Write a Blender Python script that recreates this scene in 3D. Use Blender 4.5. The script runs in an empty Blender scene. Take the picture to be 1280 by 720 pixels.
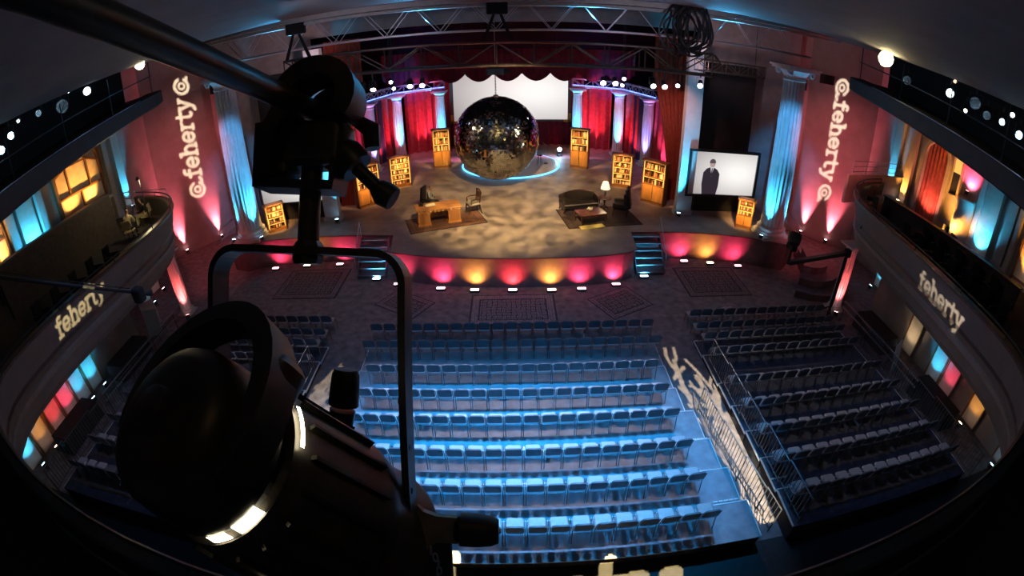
import bpy, math, random
from mathutils import Matrix, Vector
import numpy as np

random.seed(7)
SC = bpy.context.scene
COL = SC.collection
PI = math.pi

# ------------------------------------------------------------------ camera
cam_data = bpy.data.cameras.new('camera')
camera = bpy.data.objects.new('camera', cam_data)
COL.objects.link(camera)
# hung just under the auditorium ceiling, 10.5 m over the floor, 30 degrees down, one degree of roll
camera.matrix_world = Matrix(((.99985, .01745, 0, 0), (-.00873, .49992, -.86603, 0), (-.01511, .86589, .5, 10.5), (0, 0, 0, 1)))
cam_data.type = 'PANO'                                  # wide action-camera fisheye, equidistant
cam_data.panorama_type = 'FISHEYE_LENS_POLYNOMIAL'
cam_data.fisheye_fov = PI
cam_data.sensor_width = 36
cam_data.fisheye_polynomial_k0 = 0
cam_data.fisheye_polynomial_k1 = -1280 / (600 * 36)
cam_data.fisheye_polynomial_k2 = 0
cam_data.fisheye_polynomial_k3 = 0
cam_data.fisheye_polynomial_k4 = 0
cam_data.clip_start = .02
cam_data.clip_end = 200
SC.camera = camera

# ------------------------------------------------------------------ world, exposure
world = bpy.data.worlds.new('dark_house')
SC.world = world
world.use_nodes = True
world.node_tree.nodes['Background'].inputs[0].default_value = (.35, .4, .7, 1)
world.node_tree.nodes['Background'].inputs[1].default_value = .004
SC.view_settings.view_transform = 'Standard'
SC.view_settings.look = 'None'
SC.view_settings.gamma = 1
SC.view_settings.use_curve_mapping = False
SC.view_settings.exposure = 0
SC.cycles.max_bounces = 5
SC.cycles.diffuse_bounces = 2
SC.cycles.glossy_bounces = 3
SC.cycles.sample_clamp_indirect = 4


def lamp(kind, name, loc, power, color, target=None, angle=40, blend=.5, size=.1):
    d = bpy.data.lights.new(name, kind)
    d.energy = power
    d.color = color
    d.shadow_soft_size = size
    o = bpy.data.objects.new(name, d)
    COL.objects.link(o)
    o.location = loc
    if kind == 'SPOT':
        d.spot_size = math.radians(angle)
        d.spot_blend = blend
        o.rotation_euler = (Vector(target) - Vector(loc)).to_track_quat('-Z', 'Y').to_euler()
    return o


def spot(name, loc, target, power, color, angle=40, blend=.6, size=.1):
    return lamp('SPOT', name, loc, power, color, target, angle, blend, size)


def breakup(o, scale=9, lo=.42, hi=.62, floor=.12, detail=3):
    """a break-up pattern glass in the fixture: the beam itself is mottled"""
    d = o.data
    d.use_nodes = True
    nt = d.node_tree
    em = nt.nodes['Emission']
    tc = nt.nodes.new('ShaderNodeTexCoord')
    nz = nt.nodes.new('ShaderNodeTexNoise')
    nz.inputs['Scale'].default_value = scale
    nz.inputs['Detail'].default_value = detail
    nz.inputs['Distortion'].default_value = .6
    mr = nt.nodes.new('ShaderNodeMapRange')
    mr.inputs['From Min'].default_value = lo
    mr.inputs['From Max'].default_value = hi
    mr.inputs['To Min'].default_value = floor
    mr.inputs['To Max'].default_value = 1
    nt.links.new(tc.outputs['Normal'], nz.inputs['Vector'])
    nt.links.new(nz.outputs['Fac'], mr.inputs['Value'])
    nt.links.new(mr.outputs['Result'], em.inputs['Strength'])


PINK = (1, .06, .16)
RED = (1, .05, .06)
AMBER = (1, .42, .07)
GOLD = (1, .7, .26)
WARM = (1, .74, .42)
BLUE = (.1, .3, 1)
ICE = (.3, .62, 1)
CYAN = (.04, .55, 1)
WHITE = (1, .96, .9)

# ------------------------------------------------------------------ big rig lights
# pinkish white key on the centre block from the front truss, deep blue from above
for x in (-6.5, -2.2, 2.2, 6.5):
    spot('seating_key', (x, 19.2, 9.3), (x * .42, 7.6, .6), 2300, (1, .82, .86), 36, .8, .12)
    spot('seating_blue', (x * .8, 10.5, 11.6), (x * .5, 8.3, .6), 5200, (.015, .4, 1), 52, .9, .25)
for x in (-3.5, 3.5):
    spot('seating_back_blue', (x, .9, 11.75), (x * .7, 11.5, .8), 1500, (.03, .42, 1), 50, 1, .2)
# dim spill on the outer blocks
for s in (-1, 1):
    spot('outer_wash', (s * 4, 18.8, 9.3), (s * 10.3, 8.5, .6), 1300, (1, .88, .9), 40, .9, .1)
    spot('outer_blue', (s * 8.5, 8, 11.4), (s * 10.3, 9, .6), 300, (.1, .32, 1), 70, .9, .25)
# mauve fill on the floor before the stage
spot('floor_fill', (-4, 13.5, 11.7), (-4.5, 17.6, 0), 480, (.75, .5, .7), 75, 1, .3)
spot('floor_fill', (4, 13.5, 11.7), (4.5, 17.6, 0), 480, (.75, .5, .7), 75, 1, .3)
# mottled gold wash on the stage floor
breakup(spot('stage_gold_wash', (0, 13.0, 11.8), (0, 24.6, 1.5), 30000, GOLD, 50, .95, .04), 24, .34, .7, .16, 7)
spot('stage_front_fill', (0, 15, 11.8), (0, 27, 1.5), 700, (1, .42, .72), 50, .9, .2)
# rosy back light on the upstage floor
for x in (-6, 0, 6):
    spot('upstage_pink', (x, 37, 9.4), (x * .6, 30.5, 1.5), 5200, (1, .24, .5), 70, .9, .15)
# stage columns and curtains
for s in (-1, 1):
    for x, y, tx, ty, c, p in ((5.1, 36.4, 5.3, 37.3, CYAN, 5200), (8.1, 35.1, 8.3, 36, CYAN, 3600), (9.3, 32.2, 9.75, 33, (.4, .3, 1), 2200), (8.9, 34.6, 8.5, 36, PINK, 420), (6.8, 36.6, 6.8, 37.9, (1, .12, .17), 1000), (6.1, 36.9, 6.1, 38, (1, .2, .4), 700), (9.2, 33.9, 9.5, 35.6, (1, .1, .15), 600), (10.2, 30.6, 10.7, 31.6, (1, .2, .5), 900)):
        spot('curtain_uplight', (s * x, y, 1.62), (s * tx, ty, 4.6 if c[0] > .9 else 5.4), p, c, 60 if c[0] > .9 else 34, 1, .08)
    spot('curtain_top', (s * 6.5, 33, 9.0), (s * 7.2, 37.8, 3.5), 1300, (1, .18, .25), 60, .9, .15)
    spot('drape_light', (s * 6.5, 20.5, 9.2), (s * 9.2, 25.6, 5), 900, (1, .4, .3), 60, .9, .1)
    spot('truss_blue', (s * 7, 33.5, 5.2), (s * 7.5, 36.4, 6.9), 900, (.08, .16, 1), 60, .9, .1)
    spot('wall_red_fill', (s * 12, 15, 9.0), (s * 18.7, 23.8, 5), 2300, (1, .17, .18), 48, .9, .2)
    spot('floor_red', (s * 12, 14, 9.0), (s * 16.8, 21.2, 0), 1500, (1, .14, .16), 36, 1, .2)
    spot('proscenium_fill', (s * 8, 20.6, 9.6), (s * 13, 25, 11), 420, (1, .6, .6), 80, .9, .2)
    for x in (3.4, 9.6):
        spot('cornice_cyan', (s * x, 20.9, 11.3), (s * x, 19.9, 12.1), 620, (.06, .5, 1), 150, .9, .1)
    spot('truss_lavender', (s * 6, 12, 11.6), (s * 6, 20.5, 10.2), 420, (.8, .75, 1), 70, 1, .1)
    spot('ball_side', (s * 9, 22, 9.3), (-.7, 28, 5), 1800, WARM, 30, .6, .1)
    spot('pillar_blue_top', (s * 9, 14, 11.2), (s * 13.6, 21, 6.5), 4200, (.08, .45, 1), 22, .8, .15)
    spot('balcony_fill', (s * 2, 6, 11.6), (s * 14, 11, 5), 200, (1, .78, .66), 80, 1, .3)


# ------------------------------------------------------------------ materials
MATS = {}


def mat(name, color, rough=.6, metal=0, var=.0, scale=6, bump=0, bscale=40, spec=.5, stretch=None):
    if name in MATS:
        return MATS[name]
    m = bpy.data.materials.new(name)
    m.use_nodes = True
    nt = m.node_tree
    b = nt.nodes['Principled BSDF']
    b.inputs['Roughness'].default_value = rough
    b.inputs['Metallic'].default_value = metal
    b.inputs['Specular IOR Level'].default_value = spec
    c = (*color, 1)
    b.inputs['Base Color'].default_value = c
    if var or bump:
        tc = nt.nodes.new('ShaderNodeTexCoord')
        mp = nt.nodes.new('ShaderNodeMapping')
        nt.links.new(tc.outputs['Object'], mp.inputs['Vector'])
        if stretch:
            mp.inputs['Scale'].default_value = stretch
    if var:
        n = nt.nodes.new('ShaderNodeTexNoise')
        n.inputs['Scale'].default_value = scale
        n.inputs['Detail'].default_value = 5
        nt.links.new(mp.outputs['Vector'], n.inputs['Vector'])
        r = nt.nodes.new('ShaderNodeValToRGB')
        r.color_ramp.elements[0].position = .3
        r.color_ramp.elements[1].position = .7
        r.color_ramp.elements[0].color = tuple(max(0, v * (1 - var)) for v in color) + (1,)
        r.color_ramp.elements[1].color = tuple(min(1, v * (1 + var)) for v in color) + (1,)
        nt.links.new(n.outputs['Fac'], r.inputs['Fac'])
        nt.links.new(r.outputs['Color'], b.inputs['Base Color'])
    if bump:
        n2 = nt.nodes.new('ShaderNodeTexNoise')
        n2.inputs['Scale'].default_value = bscale
        n2.inputs['Detail'].default_value = 3
        nt.links.new(mp.outputs['Vector'], n2.inputs['Vector'])
        bp = nt.nodes.new('ShaderNodeBump')
        bp.inputs['Strength'].default_value = bump
        bp.inputs['Distance'].default_value = .02
        nt.links.new(n2.outputs['Fac'], bp.inputs['Height'])
        nt.links.new(bp.outputs['Normal'], b.inputs['Normal'])
    MATS[name] = m
    return m


def glow(name, color, strength):
    if name in MATS:
        return MATS[name]
    m = bpy.data.materials.new(name)
    m.use_nodes = True
    b = m.node_tree.nodes['Principled BSDF']
    b.inputs['Base Color'].default_value = (*[v * .5 for v in color], 1)
    b.inputs['Emission Color'].default_value = (*color, 1)
    b.inputs['Emission Strength'].default_value = strength
    MATS[name] = m
    return m


def rug_mat(name, field, motif, scale):
    m = bpy.data.materials.new(name)
    m.use_nodes = True
    nt = m.node_tree
    b = nt.nodes['Principled BSDF']
    b.inputs['Roughness'].default_value = .95
    tc = nt.nodes.new('ShaderNodeTexCoord')
    v = nt.nodes.new('ShaderNodeTexVoronoi')
    v.feature = 'DISTANCE_TO_EDGE'
    v.inputs['Scale'].default_value = scale
    v.inputs['Randomness'].default_value = .35
    w = nt.nodes.new('ShaderNodeTexNoise')
    w.inputs['Scale'].default_value = scale * 1.7
    mx = nt.nodes.new('ShaderNodeMath')
    mx.operation = 'MULTIPLY_ADD'
    mx.inputs[1].default_value = .35
    r = nt.nodes.new('ShaderNodeValToRGB')
    r.color_ramp.interpolation = 'CONSTANT'
    r.color_ramp.elements[0].color = (*motif, 1)
    r.color_ramp.elements[1].color = (*field, 1)
    r.color_ramp.elements[1].position = .27
    e = r.color_ramp.elements.new(.42)
    e.color = (*[.5 * (x + y) for x, y in zip(field, motif)], 1)
    nt.links.new(tc.outputs['Object'], v.inputs['Vector'])
    nt.links.new(tc.outputs['Object'], w.inputs['Vector'])
    nt.links.new(w.outputs['Fac'], mx.inputs[0])
    nt.links.new(v.outputs['Distance'], mx.inputs[2])
    nt.links.new(mx.outputs[0], r.inputs['Fac'])
    nt.links.new(r.outputs['Color'], b.inputs['Base Color'])
    return m


# ------------------------------------------------------------------ mesh helper
class MB:
    def __init__(self):
        self.v, self.f, self.mi = [], [], []
        self.cur = 0

    def add(self, vs, fs):
        o = len(self.v)
        self.v += [tuple(x) for x in vs]
        self.f += [tuple(i + o for i in q) for q in fs]
        self.mi += [self.cur] * len(fs)
        return self

    def box(self, c, s, rz=0, M=None):
        hx, hy, hz = s[0] / 2, s[1] / 2, s[2] / 2
        p = [Vector((x, y, z)) for z in (-hz, hz) for y in (-hy, hy) for x in (-hx, hx)]
        R = M or Matrix.Rotation(rz, 3, 'Z')
        c = Vector(c)
        return self.add([R @ q + c for q in p], [(0, 2, 3, 1), (4, 5, 7, 6), (0, 1, 5, 4), (2, 6, 7, 3), (0, 4, 6, 2), (1, 3, 7, 5)])

    def rbox(self, c, s, r, rz=0, M=None, n=3):
        """box with rounded upright edges and a softened rim"""
        hx, hy, hz = s[0] / 2, s[1] / 2, s[2] / 2
        out = []
        for cx, cy, a0 in ((hx - r, hy - r, 0), (-hx + r, hy - r, 90), (-hx + r, -hy + r, 180), (hx - r, -hy + r, 270)):
            for k in range(n + 1):
                a = math.radians(a0 + 90 * k / n)
                out.append((cx, cy, math.cos(a), math.sin(a)))
        R = M or Matrix.Rotation(rz, 3, 'Z')
        c = Vector(c)
        b = min(r * .5, hz * .6)
        rings = [(-hz, r - b), (-hz + b, r), (hz - b, r), (hz, r - b)]
        N = len(out)
        vs, fs = [], []
        for z, rr in rings:
            vs += [R @ Vector((x + ca * rr, y + sa * rr, z)) + c for x, y, ca, sa in out]
        for i in range(3):
            fs += [(i * N + k, i * N + (k + 1) % N, (i + 1) * N + (k + 1) % N, (i + 1) * N + k) for k in range(N)]
        fs += [tuple(range(N - 1, -1, -1)), tuple(range(3 * N, 4 * N))]
        return self.add(vs, fs)

    def tube(self, pts, r, n=8, closed=False, caps=True, flat=None):
        P = [Vector(p) for p in pts]
        rs = r if isinstance(r, (list, tuple)) else [r] * len(P)
        N = len(P)
        up = None
        vs, fs = [], []
        for i, p in enumerate(P):
            if closed:
                t = P[(i + 1) % N] - P[i - 1]
            else:
                t = P[min(i + 1, N - 1)] - P[max(i - 1, 0)]
            t.normalize()
            if up is None:
                up = Vector((0, 0, 1)) if abs(t.z) < .9 else Vector((0, 1, 0))
                if flat:
                    up = Vector(flat)
            if flat:
                up = Vector(flat)
            s = t.cross(up).normalized()
            u = s.cross(t).normalized()
            if not flat:
                up = u
            for k in range(n):
                a = 2 * PI * k / n + PI / n
                vs.append(p + (s * math.cos(a) + u * math.sin(a)) * rs[i])
        M = N if closed else N - 1
        for i in range(M):
            j = (i + 1) % N
            fs += [(i * n + k, i * n + (k + 1) % n, j * n + (k + 1) % n, j * n + k) for k in range(n)]
        if caps and not closed:
            fs += [tuple(range(n - 1, -1, -1)), tuple(range((N - 1) * n, N * n))]
        return self.add(vs, fs)

    def band(self, pts, w, h, wdir):
        """rectangular bar swept along pts; w measured along wdir, h across"""
        P = [Vector(p) for p in pts]
        W = Vector(wdir).normalized()
        vs, fs = [], []
        for i, p in enumerate(P):
            t = (P[min(i + 1, len(P) - 1)] - P[max(i - 1, 0)]).normalized()
            s = t.cross(W).normalized()
            vs += [p + W * w / 2 + s * h / 2, p - W * w / 2 + s * h / 2, p - W * w / 2 - s * h / 2, p + W * w / 2 - s * h / 2]
        for i in range(len(P) - 1):
            fs += [(i * 4 + k, i * 4 + (k + 1) % 4, i * 4 + 4 + (k + 1) % 4, i * 4 + 4 + k) for k in range(4)]
        L = (len(P) - 1) * 4
        fs += [(3, 2, 1, 0), (L, L + 1, L + 2, L + 3)]
        return self.add(vs, fs)

    def cyl(self, p, q, r0, r1=None, n=16):
        return self.tube([p, q], [r0, r0 if r1 is None else r1], n)

    def lathe(self, prof, c=(0, 0, 0), n=24, axis=(0, 0, 1), rf=None, cap=True):
        a = Vector(axis).normalized()
        t = Vector((1, 0, 0)) if abs(a.x) < .9 else Vector((0, 1, 0))
        s = a.cross(t).normalized()
        u = a.cross(s).normalized()
        c = Vector(c)
        vs, fs = [], []
        for r, z in prof:
            for k in range(n):
                ang = 2 * PI * k / n
                rr = r * (rf(k, z) if rf else 1)
                vs.append(c + a * z + (s * math.cos(ang) + u * math.sin(ang)) * rr)
        for i in range(len(prof) - 1):
            fs += [(i * n + k, i * n + (k + 1) % n, (i + 1) * n + (k + 1) % n, (i + 1) * n + k) for k in range(n)]
        if cap:
            fs += [tuple(range(n - 1, -1, -1)), tuple(range((len(prof) - 1) * n, len(prof) * n))]
        return self.add(vs, fs)

    def prism(self, pts, z0, z1):
        n = len(pts)
        vs = [(x, y, z0) for x, y in pts] + [(x, y, z1) for x, y in pts]
        fs = [tuple(range(n - 1, -1, -1)), tuple(range(n, 2 * n))] + [(k, (k + 1) % n, n + (k + 1) % n, n + k) for k in range(n)]
        return self.add(vs, fs)

    def grid(self, rows):
        n = len(rows[0])
        vs = [p for r in rows for p in r]
        fs = [(i * n + k, i * n + k + 1, (i + 1) * n + k + 1, (i + 1) * n + k) for i in range(len(rows) - 1) for k in range(n - 1)]
        return self.add(vs, fs)

    def build(self, name, m, parent=None, smooth=False, world=False):
        me = bpy.data.meshes.new(name)
        vs = self.v
        if world and parent is not None:
            inv = parent.matrix_basis.inverted()
            vs = [tuple(inv @ Vector(p)) for p in vs]
        me.from_pydata(vs, [], self.f)
        ms = m if isinstance(m, (list, tuple)) else [m]
        for x in ms:
            me.materials.append(x)
        if len(ms) > 1:
            me.polygons.foreach_set('material_index', self.mi)
        if smooth:
            me.polygons.foreach_set('use_smooth', [True] * len(me.polygons))
            me.set_sharp_from_angle(angle=math.radians(40))
        me.update()
        o = bpy.data.objects.new(name, me)
        COL.objects.link(o)
        o.parent = parent
        return o


def tag(o, label=None, cat=None, group=None, kind=None):
    if label: o['label'] = label
    if cat: o['category'] = cat
    if group: o['group'] = group
    if kind: o['kind'] = kind
    return o


def thing(name, label, cat, loc=(0, 0, 0), rz=0, group=None):
    o = bpy.data.objects.new(name, None)
    COL.objects.link(o)
    o.empty_display_size = .1
    o.matrix_basis = Matrix.Translation(Vector(loc)) @ Matrix.Rotation(rz, 4, 'Z')
    return tag(o, label, cat, group)


def struct(name, mb, m, smooth=False):
    return tag(mb.build(name, m, None, smooth), kind='structure')


CH = {}


def kids(o):
    if o.name not in CH:
        CH[o.name] = [c for c in COL.objects if c.parent == o]
    return CH[o.name]


def copy_tree(o, parent=None):
    c = o.copy()
    COL.objects.link(c)
    c.parent = parent
    for k in kids(o):
        copy_tree(k, c)
    return c


ORD = ['first', 'second', 'third', 'fourth', 'fifth', 'sixth', 'seventh', 'eighth', 'ninth', 'tenth', 'eleventh', 'twelfth',
       'thirteenth', 'fourteenth', 'fifteenth', 'sixteenth', 'seventeenth', 'eighteenth', 'nineteenth', 'twentieth', 'twenty-first', 'twenty-second']

black = mat('black_paint', (.012, .012, .013), .5, var=.3, scale=12)
matte = mat('matte_black', (.008, .008, .01), .85, var=.3, scale=8)
rubber = mat('black_rubber', (.015, .014, .014), .55, bump=.1)
steel = mat('dull_aluminium', (.45, .46, .48), .38, .85, var=.15, scale=14)
darksteel = mat('dark_steel', (.05, .05, .055), .45, .7, var=.2, scale=10)

# ================================================================== SETTING
carpet = mat('patterned_carpet', (.2, .17, .175), .95, var=.35, scale=3.2, bump=.2)
plaster = mat('wall_plaster', (.3, .26, .245), .8, var=.12, scale=1.6, bump=.06)
stone = mat('cream_stone', (.5, .45, .39), .7, var=.12, scale=3)
soffit = mat('ceiling_plaster', (.16, .14, .135), .85, var=.12, scale=.8, bump=.05, bscale=6)
void = mat('stage_house_black', (.01, .01, .016), .9, var=.2, scale=2)

struct('floor', MB().box((0, 16, -.05), (50, 52, .1)), carpet)

# ceiling of the auditorium: a flat soffit whose sides come down a little towards the back
rows = []
NY, NX = 24, 28
for i in range(NY + 1):
    y = -5 + 24.2 * i / NY
    zs = min(11.85, 11.0 + max(0, y - 8.5) * .08)
    row = []
    for k in range(NX + 1):
        x = -14.3 + 28.6 * k / NX
        yy = y - (max(0, (abs(x) - 11)) ** 2 * .25 if i == NY else 0)
        row.append((x, yy, 12.15 - (abs(x) / 14.3) ** 4 * (12.15 - zs)))
    rows.append(row)
cm = MB().grid(rows)
n0 = len(cm.v)
cm.grid([[(x, y, z + .35) for x, y, z in r] for r in rows])
W = NX + 1
rim = [NY * W + k for k in range(W)]
cm.f += [(a, b, b + n0, a + n0) for a, b in zip(rim, rim[1:])]
cm.f += [(i * W, (i + 1) * W, (i + 1) * W + n0, i * W + n0) for i in range(NY)]
cm.f += [(i * W + NX, (i + 1) * W + NX, (i + 1) * W + NX + n0, i * W + NX + n0) for i in range(NY)]
cm.mi = [0] * len(cm.f)
struct('ceiling', cm, soffit, True)
struct('ceiling_stagehouse', MB().box((0, 31, 15.1), (46, 25, .2)), void)
struct('ceiling_side', MB().box((17.6, 7, 13.1), (6.4, 27, .2)).box((-17.6, 7, 13.1), (6.4, 27, .2)), void)


def wall(name, pts, z0, z1, m, th=.25):
    b = MB()
    for (x0, y0), (x1, y1) in zip(pts, pts[1:]):
        d = Vector((x1 - x0, y1 - y0, 0))
        n = Vector((-d.y, d.x, 0)).normalized() * th
        b.add([(x0, y0, z0), (x1, y1, z0), (x1, y1, z1), (x0, y0, z1), (x0 + n.x, y0 + n.y, z0), (x1 + n.x, y1 + n.y, z0), (x1 + n.x, y1 + n.y, z1), (x0 + n.x, y0 + n.y, z1)],
              [(0, 1, 2, 3), (5, 4, 7, 6), (3, 2, 6, 7), (0, 4, 5, 1), (0, 3, 7, 4), (1, 5, 6, 2)])
    return struct(name, b, m)


wall('wall_right', [(20.4, -6), (20.4, 21.9), (17.4, 25.1), (13.2, 26.2)], 0, 13, plaster, -.3)
wall('wall_left', [(-20.8, -6), (-20.8, 22.7), (-18.0, 26.2), (-13.4, 26.6)], 0, 13, plaster, .3)
wall('wall_rear', [(-21, -6), (21, -6)], 0, 13, plaster, -.3)
wall('wall_back', [(-22, 42), (22, 42)], 0, 15, void)
wall('wall_stagehouse', [(22.2, 26), (22.2, 42)], 0, 15, void, -.2)
wall('wall_wing', [(-22.2, 26), (-22.2, 42)], 0, 15, void, .2)
# proscenium wall either side of the stage opening and the header above it
prosc = mat('proscenium_plaster', (.3, .27, .27), .8, var=.15, scale=2)
struct('wall_proscenium', MB().box((13.4, 25.2, 7), (6.2, .5, 14)).box((-13.6, 25.2, 7), (6.2, .5, 14)).box((0, 25.2, 12.6), (21, .5, 2.6)), prosc)
struct('trim_1', MB().box((0, 19.9, 12.05), (31, .35, .22)).box((0, 20.1, 11.85), (31, .3, .12)).box((0, 19.75, 12.26), (31, .3, .12)), mat('cornice_plaster', (.42, .4, .38), .7, var=.1))

# ---------------------------------------------------------------- mezzanine (one U round three sides)
PATH = [(18.6, 18.7), (17.2, 18.3), (15.9, 17.5), (14.9, 16.5), (14.25, 15.4), (13.85, 14.0), (13.5, 12.3), (13.1, 10), (12.75, 8), (12.45, 6.2), (12.0, 4.8), (11.0, 3.65), (9.2, 2.8), (6.6, 2.2), (3.6, 1.92), (0, 1.8),
        (-4, 1.97), (-7, 2.35), (-9.5, 3.0), (-11.4, 3.8), (-12.6, 5.0), (-12.95, 7.2), (-13.0, 9.5), (-13.05, 11.6), (-13.3, 13.6), (-13.75, 15.2), (-14.5, 16.5), (-15.6, 17.5), (-17, 18.2), (-18.8, 18.7)]


def smooth_path(P, sub=3):
    out = []
    for i in range(len(P) - 1):
        p0, p1, p2, p3 = P[max(i - 1, 0)], P[i], P[i + 1], P[min(i + 2, len(P) - 1)]
        for s in range(sub):
            t = s / sub
            out.append(tuple(.5 * (2 * b + (c - a) * t + (2 * a - 5 * b + 4 * c - d) * t * t + (3 * b - a - 3 * c + d) * t ** 3) for a, b, c, d in zip(p0, p1, p2, p3)))
    out.append(P[-1])
    return out


def offs(P):
    """outward normals of the U (away from the house)"""
    N = []
    for i in range(len(P)):
        a, b = P[max(i - 1, 0)], P[min(i + 1, len(P) - 1)]
        d = Vector((b[0] - a[0], b[1] - a[1])).normalized()
        N.append((-d.y, d.x))
    # path runs from the stage-left end to the rear and back: left normal points away from the house
    return N


SP = smooth_path(PATH)
SN = offs(SP)
if SN[10][0] < 0:
    SN = [(-a, -b) for a, b in SN]


def sweep(prof, P=SP, N=SN):
    rows = [[(x + nx * o, y + ny * o, z) for o, z in prof] for (x, y), (nx, ny) in zip(P, N)]
    return MB().grid(rows)


fascia_m = mat('taupe_balcony_front', (.2, .172, .155), .7, var=.1, scale=2)
mezz = thing('mezzanine_balcony', 'taupe curved balcony sweeping round both sides of the hall', 'balcony', (0, 1.9, 0))
sweep([(.02, 5.36), (.1, 5.0), (.26, 4.45), (.36, 4.16)]).build('fascia', fascia_m, mezz, True, True)
sweep([(.36, 4.16), (.28, 4.12), (.28, 4.02), (.4, 3.96), (.4, 3.9)]).build('moulding', mat('balcony_moulding', (.26, .23, .21), .6, var=.1), mezz, False, True)
sweep([(.4, 3.9), (.46, 3.55), (.56, 3.34), (.72, 3.28), (2.2, 3.28), (3.0, 3.3)]).build('lower_band', fascia_m, mezz, False, True)
sweep([(-.05, 5.36), (-.05, 5.43), (.0, 5.46), (.2, 5.46), (.24, 5.42), (.24, 5.2), (.24, 4.4)]).build('rail_cap', mat('balcony_rail_cap', (.06, .05, .045), .35, var=.2), mezz, False, True)
sweep([(-.02, 5.63), (.02, 5.66), (.06, 5.63), (.02, 5.6), (-.02, 5.63)]).build('handrail', darksteel, mezz, True, True)
pm = MB()
for (x, y), (nx, ny) in list(zip(SP, SN))[::4]:
    pm.cyl((x + nx * .02, y + ny * .02, 5.44), (x + nx * .02, y + ny * .02, 5.63), .018, n=6)
tag(pm.build('rail_post', darksteel, mezz, False, True), kind='stuff')


def outer(x, y, nx, ny):
    if y > 17.2 or abs(x) > 12.3 and y > 4.4:
        return (20.5 if x > 0 else -20.9, y)
    return (x * 1.02, -5.8) if abs(x) < 11 else ((20.5 if x > 0 else -20.9) * (.75), -5.8 + max(0, y - 3.6) * 6)


fl = MB().grid([[(x + nx * .24, y + ny * .24, 4.4), (*outer(x, y, nx, ny), 4.42)] for (x, y), (nx, ny) in zip(SP, SN)])
fl.build('deck', mat('balcony_carpet', (.05, .04, .045), .95, var=.3, scale=3), mezz, False, True)
so = MB().grid([[(x + nx * 2.8, y + ny * 2.8, 3.3), (*outer(x, y, nx, ny), 3.3)] for (x, y), (nx, ny) in zip(SP, SN)])
so.build('underside', fascia_m, mezz, False, True)

# ---------------------------------------------------------------- upper lighting ledges at the ceiling slots
matte_b = mat('spill_mask_black', (.012, .012, .014), .9, var=.2)


def ledge(sx, name, label):
    t = thing(name, label, 'lighting ledge', (sx, 10, 9))
    X0, X1 = sx, sx + math.copysign(.7, sx)
    s = math.copysign(1, sx)
    ys = [17.5, 17.3, 16.8] + [16 - .75 * i for i in range(19)]
    rows = []
    for i, y in enumerate(ys):
        zt, zb = 10.33 - (17.2 - y) * .13, 9.76 - (17.2 - y) * .15
        if i == 0:
            zt -= .1
            zb += .15
        inx = sx + s * (.5 if i == 0 else .16 if i == 1 else 0)
        rows.append([(inx, y, zb + .06), (inx, y, zt - .03), (inx + s * .04, y, zt), (sx + s * 1.0, y, zt), (sx + s * 1.0, y, zt - .06), (sx + s * 6, y, zt - .2), (sx + s * 6, y, zb), (inx + s * .1, y, zb), (inx, y, zb + .06)])
    b = MB().grid(rows)
    n = len(rows[0])
    b.f.append(tuple(range(n - 1)))
    b.mi.append(0)
    b.build('ledge_body', mat('ledge_paint', (.032, .03, .032), .6, var=.15, scale=2), t, False, True)
    bp = MB().grid([[(sx + s * 2.6, y, 10.33 - (17.2 - y) * .13 - .1), (sx + s * 2.6, y, 13)] for y in (17.4, 12, 8, 2.5)])  # added dark sheet, keeps the lit wall from showing above the ledge
    bp.build('back_panel', matte_b, t, False, True)
    r = MB().tube([(sx + s * .3, y, 10.33 - (17.2 - y) * .13 + .75) for y in (16.9, 12, 8, 3)], .025, 8)
    r.build('hanging_pipe', darksteel, t, True, True)
    for y in (16.8, 14.2, 11.6, 9, 6.4):
        zt = 10.33 - (17.2 - y) * .13
        MB().cyl((sx + s * .3, y, zt), (sx + s * .3, y, zt + 1.4), .022, n=6).build('upright', darksteel, t, False, True)
    MB().tube([(sx - s * .01, y, 10.35 - (17.2 - y) * .13) for y in (15.6, 12, 8, 4)], .016, 6).build('edge_strip', mat('edge_aluminium', (.35, .4, .5), .3, .8), t, False, True)


ledge(14.0, 'lighting_ledge', 'long black lighting ledge above the balcony with the bowed amber box')
ledge(-14.3, 'lighting_ledge', 'long black lighting ledge above the balcony with the arched amber window')

# ================================================================== SIDE WALL ARCHITECTURE
pil_m = mat('pilaster_stone', (.42, .36, .31), .65, var=.12, scale=2)
dark_wood = mat('dark_panel_wood', (.16, .075, .03), .5, var=.35, scale=3, stretch=(1, 1, .2))


def pilaster(x, y, w, z0, z1, label, proud=.22, group=None):
    s = -math.copysign(1, x)
    t = thing('wall_pilaster', label, 'pilaster', (x, y, z0), 0, group)
    MB().box((s * proud / 2, 0, (z1 - z0) / 2), (proud, w, z1 - z0)).build('pilaster_shaft', pil_m, t)
    MB().box((s * proud / 2, 0, .15), (proud + .12, w + .14, .3)).box((s * proud / 2, 0, .34), (proud + .06, w + .07, .08)).build('pilaster_base', pil_m, t)
    MB().box((s * proud / 2, 0, z1 - z0 - .2), (proud + .14, w + .16, .16)).box((s * proud / 2, 0, z1 - z0 - .36), (proud + .06, w + .08, .06)).build('pilaster_capital', pil_m, t)
    return t


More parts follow.
